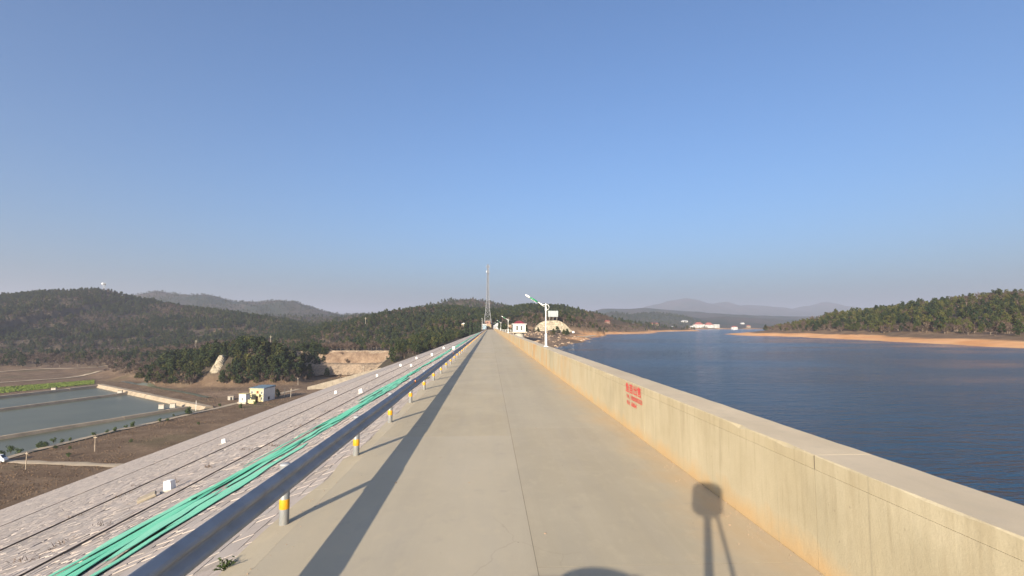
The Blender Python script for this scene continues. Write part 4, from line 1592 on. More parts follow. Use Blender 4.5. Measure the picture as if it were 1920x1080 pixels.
# billboard above the quarry
bb = at_y(1037, 594.0, 478)
bz = bb.z
br = empty('billboard', (bb.x, 478, bz))
tag(br, 'large blank grey billboard standing above the cream quarry face', 'billboard')
MB().box(-4.7, 4.7, -0.15, 0.15, 0.0, 5.6).build('panel', M['board'], br)
for k in range(1, 5):
    MB().box(-4.72 + 9.44 * k / 5 - 0.05, -4.72 + 9.44 * k / 5 + 0.05, -0.19, -0.152, 0.05, 5.55).build('seam', M['greyroof'], br)
for x in (-3.6, 0, 3.6):
    MB().box(x - 0.12, x + 0.12, 0.16, 0.40, -8, 5.2).build('post', M['greyconc'], br)

# quarry face: stepped cream rock
def rock_face(name, outline_w, ledges, h, depth, mat, loc, rz, seed, lab, cat):
    r = random.Random(seed)
    m = MB()
    nx, nz = 56, 30
    vs = []
    for j in range(nz + 1):
        for i in range(nx + 1):
            t, s = j / nz, i / nx * 2 - 1
            env = max(0.03, (1 - abs(s) ** (3.2 if outline_w > 20 else 2.2))) * (1 - 0.18 * (s > 0.3) * (s - 0.3) / 0.7)
            led = math.floor(t * ledges + 0.25 * math.sin(s * 4 + seed)) / ledges
            z = h * t * env
            yy = depth * (0.8 * led + 0.2 * t) + 1.2 * float(fbm(np.array(s * outline_w), np.array(z * 1.2 + seed * 3), 4.0, 4, 0.6))
            vs.append((s * outline_w * (1 - 0.25 * t), yy, z - 1.5))
    fs = [(j * (nx + 1) + i, j * (nx + 1) + i + 1, (j + 1) * (nx + 1) + i + 1, (j + 1) * (nx + 1) + i) for j in range(nz) for i in range(nx)]
    # close it behind
    b = len(vs)
    back = [(x, depth + 6, z) for x, y_, z in vs[nz * (nx + 1):]] + [(x, depth + 6, -1.5) for x, y_, z in vs[:nx + 1]]
    vs += back
    for i in range(nx):
        fs.append((nz * (nx + 1) + i, nz * (nx + 1) + i + 1, b + i + 1, b + i))
        fs.append((b + i, b + i + 1, b + nx + 1 + i + 1, b + nx + 1 + i))
    o = m.add(vs, fs).build(name, mat, None, loc)
    o.rotation_euler = (0, 0, rz)
    return tag(o, lab, cat)


qb = at_y(1038, 624, 452)
rock_face('quarry_face', 25.0, 7, 12.5, 9.0, M['rock'], (qb.x, 452, qb.z), 0.0, 3, 'cream stepped quarry face below the grey billboard', 'rock face')
kb = hit(402, 702)
rock_face('rock_outcrop', 6.2, 11, 13.0, 10.0, M['rock'], (kb.x, kb.y - 1.5, kb.z - 0.5), 0.1, 8, 'bare cream rock scar on the front of the wooded knoll', 'rock')
rock_face('rock_outcrop', 3.4, 2, 3.0, 2.5, M['rock'], hit(332, 680) - Vector((0, 1, 0.4)), 0.1, 9, 'small pale ledge of rock left on the wooded knoll', 'rock')

# stone embankment across the valley head
def embankment():
    m = MB()
    nx, nz = 70, 14
    vs = []
    for j in range(nz + 1):
        for i in range(nx + 1):
            t, s = j / nz, i / nx
            x = -140 + 80 * s
            z0, z1 = -31.0 + 6 * max(0, s - 0.75) * 4, -14.7
            ybase = 362 + 4 * math.sin(s * 3)
            n_ = float(fbm(np.array(x), np.array(t * 13.0), 3.0, 4, 0.6))
            step = 0.0 if t < 0.45 else 4.0
            vs.append((x, ybase + 13 * t * 0.7 + step + 0.9 * n_, z0 + (z1 - z0) * t + 0.35 * n_))
    fs = [(j * (nx + 1) + i, j * (nx + 1) + i + 1, (j + 1) * (nx + 1) + i + 1, (j + 1) * (nx + 1) + i) for j in range(nz) for i in range(nx)]
    b = len(vs)
    vs += [(x, 384, -14.75) for x, _, _ in vs[nz * (nx + 1):]] + [(x, 384, -33) for x, _, _ in vs[:nx + 1]]
    for i in range(nx):
        fs.append((nz * (nx + 1) + i, nz * (nx + 1) + i + 1, b + i + 1, b + i))
        fs.append((b + i, b + i + 1, b + nx + 1 + i + 1, b + nx + 1 + i))
    o = m.add(vs, fs).build('stone_embankment', M['rubble'])
    tag(o, 'tan rubble stone embankment across the valley behind the wooded knoll', 'embankment')


embankment()
# low concrete wall along the toe at the abutment
tw = empty('toe_wall', (-80, 300, -24))
tag(tw, 'low pale concrete wall at the far foot of the stone slope', 'wall')
A_, B_ = Vector((-101, 292, 0)), Vector((-63, 303, 0))
for k in range(9):
    a, b = A_.lerp(B_, k / 9), A_.lerp(B_, (k + 0.985) / 9)
    d = (b - a).normalized()
    n_ = Vector((-d.y, d.x, 0)) * 0.35
    z0_, z1_ = -30.6 + 9.6 * k / 9, -30.6 + 9.6 * (k + 1) / 9
    vs = [a - n_, b - n_, b + n_, a + n_]
    tops = [z0_, z1_, z1_, z0_]
    MB().add([(v.x + 80, v.y - 300, -36 + 24) for v in vs] + [(v.x + 80, v.y - 300, t_z + 24) for v, t_z in zip(vs, tops)],
             [(3, 2, 1, 0), (4, 5, 6, 7), (0, 1, 5, 4), (1, 2, 6, 5), (2, 3, 7, 6), (3, 0, 4, 7)]).build('wall_panel', M['dull'], tw)


# ------------------------------------------------------------------ valley floor: ponds, tracks, canal
def drape(name, pts, width, mat, lift=0.12, kind='structure', wob=0.25, thick=0.0):
    P = [Vector((p[0], p[1], 0)) for p in pts]
    out = []
    for i in range(len(P) - 1):
        n = max(1, int((P[i + 1] - P[i]).length / 3))
        out += [P[i].lerp(P[i + 1], k / n) for k in range(n)]
    out.append(P[-1])
    X = np.array([p.x for p in out])
    Y = np.array([p.y for p in out])
    vs, fs = [], []
    for i, p in enumerate(out):
        d = (out[min(i + 1, len(out) - 1)] - out[max(i - 1, 0)]).normalized()
        n_ = Vector((-d.y, d.x, 0))
        w = width / 2 * (1 + rng.uniform(-wob, wob))
        for s in (-1, -0.3, 0.3, 1):
            q_ = p + n_ * w * s
            vs.append((q_.x, q_.y, lift - (0.10 if abs(s) == 1 else 0)))
    hh_ = height(np.array([v[0] for v in vs]), np.array([v[1] for v in vs]))
    vs = [(v[0], v[1], v[2] + float(h)) for v, h in zip(vs, hh_)]
    for i in range(len(out) - 1):
        for k in range(3):
            fs.append((i * 4 + k, i * 4 + k + 1, i * 4 + k + 5, i * 4 + k + 4))
    o = MB().add(vs, fs).build(name, mat, None, fix=False)
    return tag(o, kind=kind)


def gp(*pp):
    return [at_z(a, b, VALLEY) for a, b in pp]


drape('dirt_track', gp((-60, 880), (10, 860), (60, 846), (150, 824), (230, 805), (300, 790), (410, 765), (445, 756), (500, 744), (560, 730)), 2.6, M['track'], 0.25)
drape('dirt_track', gp((-80, 862), (20, 866), (60, 868), (150, 871), (232, 874)), 3.2, M['track'], 0.25)
drape('dirt_track', gp((-120, 728), (0, 718), (60, 714), (120, 710), (180, 703), (230, 694), (272, 687)), 4.5, M['track'], 0.5)
drape('dirt_track', gp((-120, 704), (0, 700), (80, 696), (160, 695), (235, 690)), 3.0, M['track'], 0.5)
# pale shore track on the promontory beyond the pump house
drape('dirt_track', [(60, 395), (75, 410), (92, 440), (110, 480)], 4, M['track'], 0.4)

# ponds
PW = VALLEY - 0.75


def pond(pp):
    return tag(MB().add([(v.x, v.y, PW) for v in pp], [tuple(range(len(pp)))]).build('pond', M['pond'], fix=False), kind='structure')


D1 = (at_z(-170, 789, PZ), at_z(248, 735, PZ))
D2 = (at_z(-230, 856, PZ), at_z(352, 763, PZ))
pond([pond_far_l, D1[0], D1[1], pond_corner])
pond([D1[0], D2[0], D2[1], D1[1]])
pond([D2[0], pond_near_l, pond_right, D2[1]])


def bank(a, b, top, foot, z0, z1, mat, name, lab, segs=None):
    """trapezoid dike from a to b, cast or heaped in lengths"""
    a, b = Vector((a.x, a.y, 0)), Vector((b.x, b.y, 0))
    d = (b - a).normalized()
    n_ = Vector((-d.y, d.x, 0))
    root = empty(name, (a.x, a.y, z0))
    L = (b - a).length
    k = segs or max(1, int(L / 9))
    for i in range(k):
        p0, p1 = d * (L * i / k), d * (L * (i + 0.992) / k)
        j = rng.uniform(-0.06, 0.06)
        vs = []
        for p in (p0, p1):
            vs += [p - n_ * foot, p + n_ * foot, p + n_ * (top + j) + Vector((0, 0, z1 - z0 + j)), p - n_ * (top + j) + Vector((0, 0, z1 - z0 + j))]
        MB().add(vs, [(0, 1, 2, 3), (7, 6, 5, 4), (0, 4, 5, 1), (1, 5, 6, 2), (2, 6, 7, 3), (3, 7, 4, 0)]).build('slab', mat, root)
    return tag(root, lab, 'dike', 'banks around the fish ponds')


bank(pond_far_l, pond_corner, 1.1, 2.2, VALLEY - 1.8, VALLEY + 0.5, M['tanbank'], 'pond_bank', 'pale concrete bank along the far side of the ponds below the green strip')
bank(pond_corner, pond_right, 1.3, 3.4, VALLEY - 1.8, VALLEY + 0.9, M['tanbank'], 'pond_bank', 'bright concrete bank closing the right end of the ponds')
bank(D1[0], D1[1], 0.9, 2.0, VALLEY - 1.8, VALLEY + 0.25, M['tanbank'], 'pond_bank', 'narrow pale dike between the far and the middle pond')
bank(D2[0], D2[1], 0.8, 1.8, VALLEY - 1.8, VALLEY + 0.2, M['tanbank'], 'pond_bank', 'narrow grey dike between the middle and the near pond')
bank(pond_near_l, pond_right, 0.8, 2.2, VALLEY - 1.8, VALLEY + 0.12, M['terrain'], 'pond_bank', 'earth bank along the near side of the nearest pond')
# sluice boxes on the dikes
for px, py, lab in ((101, 731, 'small dark sluice box on the far pond bank'), (225, 736, 'small dark sluice box near the right end of the far dike'),
                    (303, 763, 'pale sluice hut on the near dike'), (324, 761, 'dark sluice box at the right end of the near dike')):
    q_ = at_z(px, py, VALLEY + 0.3)
    rt_ = empty('sluice_box', q_, 0.3)
    MB().bbox(-1.0, 1.0, -0.7, 0.7, -0.8, 1.0, 0.05).build('box', M['greyconc'], rt_)
    MB().box(-1.15, 1.15, -0.85, 0.85, 1.002, 1.14).build('lid', M['timber'], rt_)
    tag(rt_, lab, 'sluice')
# canal with dark water beside the end bank
cpts = gp((232, 716), (300, 728), (355, 738), (392, 746))
o = drape('canal_water', cpts, 3.2, M['pond'], 0.34, 'structure', 0.1)
# dam of grey stones: dark pile
# green crop strip behind the far bank
def tufts(name, pts, n, size, mat, lab, wid, kindl='stuff'):
    vs, fs = [], []
    for i in range(n):
        x, y = pts(i)
        z = hz_fast(x, y)
        for k in range(3):
            a = nprng.uniform(0, 6.28)
            s = size * nprng.uniform(0.6, 1.3)
            dx, dy = math.cos(a) * wid * s, math.sin(a) * wid * s
            ox, oy = nprng.uniform(-s, s) * 0.6, nprng.uniform(-s, s) * 0.6
            b = len(vs)
            vs += [(x + ox - dx, y + oy - dy, z - 0.05), (x + ox + dx, y + oy + dy, z - 0.05), (x + ox + dx * 1.2 + nprng.uniform(-.3, .3) * s, y + oy + dy * 1.2, z + s), (x + ox - dx * 0.6, y + oy - dy * 0.6, z + s * 0.8)]
            fs.append((b, b + 1, b + 2, b + 3))
    o = MB().add(vs, fs).build(name, mat, None, fix=False)
    return tag(o, lab, 'grass', kind='stuff')


# fast height lookup from a cached grid of the valley
GX, GY = np.meshgrid(np.linspace(-420, 0, 421), np.linspace(40, 420, 381))
GZ = height(GX, GY)


def hz_fast(x, y):
    i, j = (x + 420), (y - 40)
    i0, j0 = int(min(max(i, 0), 419)), int(min(max(j, 0), 379))
    fx, fy = i - i0, j - j0
    return float((GZ[j0, i0] * (1 - fx) + GZ[j0, i0 + 1] * fx) * (1 - fy) + (GZ[j0 + 1, i0] * (1 - fx) + GZ[j0 + 1, i0 + 1] * fx) * fy)


cl0, cl1, cl2, cl3 = gp((-140, 752), (176, 720), (176, 713), (-140, 738))


def crop_pt(i):
    s, t = nprng.random(), nprng.random()
    a = cl0.lerp(cl1, s)
    b = cl3.lerp(cl2, s)
    p = a.lerp(b, t)
    return p.x, p.y


tufts('crop_strip', crop_pt, 5200, 0.42, M['crop'], 'bright green strip of young crop behind the fish ponds', 0.55)


def field_pt(i):
    while True:
        y = nprng.uniform(92, 300)
        x = nprng.uniform(-1.15 * y - 15, -94)
        if x > TOE - 2 and y < 290:
            continue
        if inside(np.array([x]), np.array([y]), POND)[0]:
            continue
        if float(fbm(np.array([x]), np.array([y]), 14, 3)[0]) < nprng.uniform(-0.35, 0.15):
            continue
        return x, y


tufts('dry_grass', field_pt, 7000, 0.20, M['straw'], 'dry brown grass on the field below the dam', 0.35)

# pale two-storey house
hb = at_z(493, 753, VALLEY)
hs = empty('farmhouse', (hb.x, hb.y, hz(hb.x, hb.y) - 0.1), R(-12))
tag(hs, 'two-storey pale yellow and white house with flat blue-grey roof below the dam', 'house')
# local frame: x to the right along the bright front (front faces -y), depth +y
MB().box(-7.0, 0.0, 0.0, 8.5, 0.0, 5.9).build('wall', M['cream'], hs)
MB().box(0.003, 0.16, -0.1, 8.6, -0.2, 6.25).build('side_wall', M['plaster'], hs)
MB().box(-7.25, 0.0, -0.35, 8.75, 5.904, 6.10).build('cornice', M['cream'], hs)
rf = MB().add([(-7.3, 0.2, 6.11), (0.3, 0.2, 6.11), (0.3, 8.9, 6.11), (-7.3, 8.9, 6.11), (-7.3, 0.2, 6.35), (0.3, 0.2, 6.35), (0.3, 8.9, 6.9), (-7.3, 8.9, 6.9)],
              [(3, 2, 1, 0), (4, 5, 6, 7), (0, 1, 5, 4), (1, 2, 6, 5), (2, 3, 7, 6), (3, 0, 4, 7)]).build('roof', M['blueroof'], hs)
MB().box(-4.8, -1.2, -1.5, -0.002, 2.85, 3.05).build('balcony_floor', M['cream'], hs)
MB().box(-4.8, -1.2, -1.5, -1.36, 3.052, 3.95).build('balcony_wall', M['cream'], hs)
for x in (-4.65, -1.35):
    MB().box(x - 0.15, x + 0.15, -1.45, -1.15, 0.0, 2.848).build('column', M['cream'], hs)
MB().box(-3.6, -2.3, -0.06, 0.03, 0.0, 2.2).build('door', M['brown'], hs)
MB().box(-3.5, -2.4, -0.05, 0.03, 3.06, 5.1).build('balcony_door', M['brown'], hs)
for x, z in ((-5.8, 3.6), (-0.8, 3.6), (-5.8, 0.9), (-0.8, 0.9)):
    window(hs, x, 0.0, z, 0.9, 1.3, True, 2)
MB().box(0.162, 0.20, 3.4, 4.6, 0.6, 2.0).build('side_window', M['glass'], hs)
# gate block left of it
gb = at_z(454, 757, VALLEY)
gt = empty('gatehouse', (gb.x, gb.y, hz(gb.x, gb.y) - 0.1), R(-12))
tag(gt, 'small cream gatehouse left of the pale two-storey house', 'house')
MB().box(-1.7, 1.7, 0, 3.0, 0.0, 4.3).build('wall', M['plaster'], gt)
MB().box(-1.9, 1.9, -0.2, 3.2, 4.302, 4.55).build('roof', M['cream'], gt)
window(gt, 0.0, 0.0, 1.4, 0.7, 1.5, True, 2)
MB().box(1.72, 5.6, 1.2, 1.45, 0.0, 1.8).build('yard_wall', M['cream'], gt)
MB().box(-2.1, 2.1, -0.5, 0.0, -0.3, 0.8).build('step', M['concrete'], gt)

# dark shed left of the gatehouse
q_ = at_z(432, 750, VALLEY)
ds = empty('tool_shed', (q_.x, q_.y, hz(q_.x, q_.y)), 0.2)
MB().box(-1.2, 1.2, 0, 2, -0.3, 1.7).build('wall', M['greyconc'], ds)
MB().box(-1.4, 1.4, -0.2, 2.2, 1.702, 1.85).build('roof', M['timber'], ds)
MB().box(-0.1, 0.8, -0.04, 0.03, 0, 1.4).build('door', M['black'], ds)
tag(ds, 'little dark shed on the field left of the cream gatehouse', 'shed')

# posts and poles in the valley
for px, py, hpx, rad, mat, lab in ((178, 847, 30, 0.16, 'palebark', 'pale leaning pole on the dry field between track and slope'), (533, 745, 17, 0.15, 'concrete', 'left one of two concrete posts right of the pale house'),
                                   (545, 745, 17, 0.15, 'concrete', 'right one of two concrete posts right of the pale house'), (48, 880, 32, 0.10, 'timber', 'thin timber post beside the lower dirt track'),
                                   (367, 771, 20, 0.08, 'white', 'thin white pole at the right corner of the near pond'), (559, 722, 14, 0.12, 'concrete', 'short concrete post on the far track end'),
                                   (681, 700, 15, 0.13, 'concrete', 'lone concrete post before the stone embankment')):
    q_ = at_z(px, py, VALLEY)
    if px == 681:
        q_ = at_z(px, py, -27.5)
    hh = hpx * q_.y / F
    o = empty('post', (q_.x, q_.y, q_.z - 0.2), 0)
    o.rotation_euler = (rng.uniform(-0.05, 0.05), rng.uniform(-0.06, 0.06), 0)
    MB().lathe([(rad, -0.5), (rad * 0.75, hh)], 8).build('shaft', M[mat], o)
    MB().box(-rad * 3, rad * 3, -rad * 0.5, rad * 0.5, hh * 0.86, hh * 0.90).build('crossarm', M['timber'], o)
    tag(o, lab, 'post')

# white van on the track, cut by the left edge of the picture
def make_van(name, L, W, H, body):
    root = empty(name)
    b = MB()
    sec = [(-L / 2, 0.35, 0.80, H * 0.93, 0.80), (-L / 2 + 0.12, 0.30, 0.85, H, 0.84), (L * 0.18, 0.30, 0.88, H, 0.84), (L * 0.27, 0.30, 0.88, H * 0.97, 0.82),
           (L * 0.41, 0.30, 0.86, H * 0.60, 0.90), (L / 2 - 0.10, 0.32, 0.80, H * 0.50, 0.88), (L / 2, 0.36, 0.62, H * 0.42, 0.84)]
    vs, fs = [], []
    for x, z0, zm, z1, tw_ in sec:
        w = W / 2
        zm = min(zm, z1 - 0.1)
        for yy, z in ((-w * 0.95, z0), (-w, zm), (-w * tw_, z1 - 0.05), (-w * tw_ * 0.9, z1), (w * tw_ * 0.9, z1), (w * tw_, z1 - 0.05), (w, zm), (w * 0.95, z0)):
            vs.append((x, yy, z))
    for i in range(len(sec) - 1):
        for k in range(8):
            fs.append((i * 8 + k, i * 8 + (k + 1) % 8, i * 8 + 8 + (k + 1) % 8, i * 8 + 8 + k))
    fs += [tuple(range(8))[::-1], tuple(len(sec) * 8 - 8 + k for k in range(8))]
    b.add(vs, fs).build('body', body, root, smooth=False)
    for sx in (-L * 0.30, L * 0.32):
        for sy in (-1, 1):
            wt = MB().tube([(sx, sy * (W / 2 - 0.2), 0.32), (sx, sy * (W / 2 + 0.01), 0.32)], 0.32, 16).build('wheel', M['black'], root)
            MB().tube([(sx, sy * (W / 2 + 0.01), 0.32), (sx, sy * (W / 2 + 0.022), 0.32)], 0.18, 12).build('rim', M['steel'], wt)
    wy = W / 2 * 0.925
    for sy in (-1, 1):
        for x0, x1 in ((-L * 0.46, -L * 0.22), (-L * 0.20, L * 0.02), (L * 0.04, L * 0.235)):
            vs = []
            for d in (0.0, 0.03):
                for x, z in ((x0, 1.0), (x1 + (0.22 if x1 > L * 0.2 else 0), 1.0), (x1, H - 0.22), (x0, H - 0.22)):
                    t = (z - 0.87) / (H - 0.92)
                    yy = W / 2 * (1 - 0.16 * t) - 0.012 + d
                    vs.append((x, sy * yy, z))
            MB().add(vs, [(0, 1, 2, 3), (7, 6, 5, 4), (0, 4, 5, 1), (1, 5, 6, 2), (2, 6, 7, 3), (3, 7, 4, 0)]).build('side_window', M['glass'], root)
    a0, a1 = Vector((L * 0.405, 0, H * 0.63)), Vector((L * 0.283, 0, H * 0.945))
    n_ = Vector((a0.z - a1.z, 0, a1.x - a0.x)).normalized() * -1
    if n_.x < 0:
        n_ = -n_
    vs = []
    for off in (0.0, 0.03):
        for p_, w in ((a0, 0.72), (a1, 0.64)):
            vs += [p_ + n_ * off + Vector((0, -w * W / 1.8, 0)), p_ + n_ * off + Vector((0, w * W / 1.8, 0))]
    MB().add(vs, [(0, 1, 3, 2), (4, 6, 7, 5), (0, 4, 5, 1), (2, 3, 7, 6), (0, 2, 6, 4), (1, 5, 7, 3)]).build('windscreen', M['glass'], root)
    for sy in (-1, 1):
        MB().box(L / 2 - 0.10, L / 2 + 0.012, sy * W * 0.36 - 0.16, sy * W * 0.36 + 0.16, 0.60, 0.76).build('headlight', M['white'], root)
    MB().box(L / 2 - 0.1, L / 2 + 0.05, -W * 0.47, W * 0.47, 0.34, 0.52).build('bumper', M['greyconc'], root)
    return root


vp = at_z(-8, 867, VALLEY + 0.3)
van = make_van('van', 4.4, 1.7, 1.95, M['white'])
van.location = (vp.x, vp.y, hz(vp.x, vp.y) + 0.25)
van.rotation_euler = (0, 0, R(12))
tag(van, 'white van parked on the dirt track, cut by the left picture edge', 'van')

# white dome with antenna rack on the left hilltop
rp = at_y(195, 540.0, 920)
rz_ = hz(rp.x, 920)
ra = empty('hilltop_radar', (rp.x, 920, rz_))
tag(ra, 'white ball and grey antenna rack standing on the left hilltop', 'antenna')
zz_ = rp.z - rz_
dm = bpy.data.meshes.new('dome')
bmd = bmesh.new()
bmesh.ops.create_icosphere(bmd, subdivisions=2, radius=1.9)
bmd.to_mesh(dm)
bmd.free()
dm.materials.append(M['white'])
link('dome', dm, ra, (-2.6, 0, zz_ + 7.5))
m = MB()
for sx in (-1.2, 1.2):
    for sy in (-1.2, 1.2):
        m.tube([(sx, sy, -2), (sx, sy, zz_ + 5)], 0.16, 5)
m.build('tower_frame', M['steel'], ra)
MB().box(-3.0, 2.4, -1.6, 1.6, zz_ + 5.0, zz_ + 5.3).build('platform', M['steel'], ra)
m = MB()
for k in range(5):
    m.tube([(-0.6 + 0.8 * k, 0, zz_ + 5.3), (-0.6 + 0.8 * k, 0, zz_ + 9.2)], 0.10, 5)
for k in range(3):
    m.tube([(-0.6, 0, zz_ + 6.2 + 1.3 * k), (2.6, 0, zz_ + 6.2 + 1.3 * k)], 0.10, 5)
m.build('rack', M['greyconc'], ra)
MB().box(0.6, 2.3, -0.5, 0.5, zz_ + 5.3, zz_ + 7.0).build('cabinet', M['black'], ra)

# pylons on the hills
for px, py, Yp, hh, lab in ((507, 650, 360, 7, 'thin steel pylon behind the wooded knoll'), (685, 618, 520, 9, 'thin steel pylon among the trees of the middle hill'),
                            (367, 652, 470, 3, 'small white pole on the hill foot left of the knoll')):
    q_ = hit(px, py)
    o = empty('pylon', q_)
    MB().tube([(0, 0, -1), (0, 0, hh + 5)], [0.2, 0.12], 6).build('shaft', M['concrete'], o)
    MB().box(-1.3, 1.3, -0.08, 0.08, hh + 3.8, hh + 4.0).build('crossarm', M['concrete'], o)
    MB().box(-0.9, 0.9, -0.08, 0.08, hh + 2.8, hh + 3.0).build('crossarm', M['concrete'], o)
    tag(o, lab, 'pylon')

# far lakeside hotel with red roofs
def hotel():
    a = at_z(1296, 617.3, WATER_Z + 0.5)
    Yh = 1680.0
    q0 = at_y(1296, 616.5, Yh)
    sc = Yh / F
    root = empty('lakeside_hotel', (q0.x, Yh, WATER_Z + 1.0))
    tag(root, 'long white hotel with red tiled roofs on the far lake shore', 'hotel')

    def blk(x0, x1, h, dy, name='wing'):
        X0, X1 = (x0 - 1296) * sc, (x1 - 1296) * sc
        w = MB().box(X0, X1, dy, dy + 14, -2, h).build(name, M['plaster'], root)
        fl = max(2, int(h / 3.6))
        for k in range(fl):
            z = 1.0 + k * (h - 0.8) / fl
            n = max(2, int((X1 - X0) / 4.5))
            for i in range(n):
                xx = X0 + (X1 - X0) * (i + 0.5) / n
                MB().box(xx - 1.4, xx + 1.4, dy - 0.25, dy + 0.2, z, z + 2.2).build('window', M['glass'], w)
        return w, X0, X1
    blk(1295.5, 1303.2, 9.5, 0)
    w, x0, x1 = blk(1303.3, 1323.2, 14.0, 4)
    hip(MB(), x0 + 2, x1 - 4, 4, 18, 14.05, 8, 0.8, 0.3).build('roof', M['redtile'], root)
    w, x0, x1 = blk(1323.3, 1340.2, 13.0, -3)
    hip(MB(), x0, x1 - 3, -3, 11, 13.05, 8, 0.8, 0.3).build('roof', M['redtile'], root)
    blk(1340.3, 1351, 14.5, 0)
    m = MB()
    for k in range(9):
        x = (1330 + 2.5 * k - 1296) * sc
        m.box(x - 0.4, x + 0.4, -16, -15.2, -8, 0.4)
    m.box((1327 - 1296) * sc, (1353 - 1296) * sc, -17, -3.3, 0.42, 1.0)
    m.build('jetty', M['concrete'], root)


hotel()
# other far houses
FAR = [(1378, 614.0, 1500, 16, 7, 'plaster', 'redtile', 'small white house right of the hotel by the far shore'), (1284, 602.0, 1900, 22, 5, 'plaster', 'greyroof', 'white shed high behind the hotel at its left'),
       (1393, 605.5, 1950, 12, 4, 'plaster', 'greyroof', 'white house high on the far slope right of the hotel'), (1226, 612.5, 1150, 26, 5, 'beige', 'redtile', 'long pinkish house on the far shore left of the hotel'),
       (1404, 606.5, 1700, 12, 6, 'beige', 'redtile', 'beige house with red roof at the right of the far village'), (1185, 611.5, 900, 9, 4, 'plaster', 'greyroof', 'tiny white hut on the wooded far bank'),
       (1140, 608.0, 720, 6, 4, 'pink', 'redtile', 'tiny pink hut at the foot of the brown hill'), (1264, 611.5, 1350, 9, 5, 'plaster', 'blueroof', 'small pale house with blue roof left of the hotel')]
for px, py, Yp, w, h, wm, rm, lab in FAR:
    q_ = at_y(px, py, Yp)
    if Yp >= 1900:
        q_ = hit(px, py + 2.0, 1200)
        Yp = q_.y
    zt = hz(q_.x, Yp)
    o = empty('far_house', (q_.x, Yp, zt))
    up_ = 0.0 if Yp > 1680 else max(0, q_.z - zt)
    MB().box(-w / 2, w / 2, 0, 9, -3, h + min(up_, 6)).build('wall', M[wm], o)
    hip(MB(), -w / 2, w / 2, 0, 9, h + min(up_, 6) + 0.02, h * 0.45, 0.6, 0.2).build('roof', M[rm], o)
    for k in range(3):
        x = -w / 2 + w * (k + 0.5) / 3
        MB().box(x - w * 0.08, x + w * 0.08, -0.15, 0.1, h * 0.35 + min(up_, 6), h * 0.75 + min(up_, 6)).build('window', M['glass'], o)
    tag(o, lab, 'house')
# low bridge on the far shore
q_ = at_y(1250, 613.5, 1250)
fbz = hz(q_.x, 1250)
fbr = empty('far_bridge', (q_.x, 1250, fbz))
tag(fbr, 'low pale bridge parapet on the far shore left of the hotel', 'bridge')
MB().box(-22, 22, 0, 4, 1.0, 2.4).build('deck', M['concrete'], fbr)
for k in range(5):
    MB().box(-20 + 10 * k - 0.6, -20 + 10 * k + 0.6, 0.5, 3.5, -3, 0.998).build('pier', M['concrete'], fbr)

# parked dark cars by the quarry and a red sign group
for k, (px, lab) in enumerate(((1036, 'leftmost of the dark parked cars below the quarry'), (1048, 'second dark parked car below the quarry'), (1061, 'rightmost of the dark parked cars below the quarry'))):
    q_ = at_y(px, 623, 428)
    v = make_van('parked_car', 4.2, 1.7, 1.45, M['cloth'])
    v.location = (q_.x, 428, hz(q_.x, 428) + 0.05)
    tag(v, lab, 'car', 'cars parked below the quarry')
q_ = at_y(1075, 622, 436)
wv = make_van('parked_car', 4.6, 1.8, 1.9, M['white'])
wv.location = (q_.x, 436, hz(q_.x, 436) + 0.05)
wv.rotation_euler = (0, 0, R(80))
tag(wv, 'white car parked at the right end of the quarry', 'car', 'cars parked below the quarry')
q_ = at_y(1053, 596, 480)
rs = empty('red_sign', (q_.x, 480, hz(q_.x, 480)))
MB().tube([(0, 0, -1), (0, 0, 4.5)], 0.12, 6).build('post', M['steel'], rs)
MB().box(-0.9, 0.9, -0.06, 0.06, 2.6, 4.4).build('panel', M['redtile'], rs)
tag(rs, 'small red sign right of the grey billboard above the quarry', 'sign')

# ------------------------------------------------------------------ trees
def leaf_cloud(m, c, rad, n, size, r, flat=0.75):
    """a clump of small leaf faces around c"""
    for _ in range(n):
        while True:
            d = Vector((r.uniform(-1, 1), r.uniform(-1, 1), r.uniform(-1, 1)))
            if 0.15 < d.length < 1:
                break
        p = Vector(c) + Vector((d.x * rad, d.y * rad, d.z * rad * flat))
        nrm = (d + Vector((r.uniform(-.6, .6), r.uniform(-.6, .6), r.uniform(-.2, .9)))).normalized()
        a = nrm.cross(Vector((r.uniform(-1, 1), r.uniform(-1, 1), r.uniform(-1, 1)))).normalized()
        b = nrm.cross(a)
        s = size * r.uniform(0.6, 1.3)
        m.add([p - a * s - b * s * 0.6, p + a * s - b * s * 0.45, p + a * s * 0.8 + b * s * 0.6, p - a * s * 0.7 + b * s * 0.5], [(0, 1, 2, 3)])


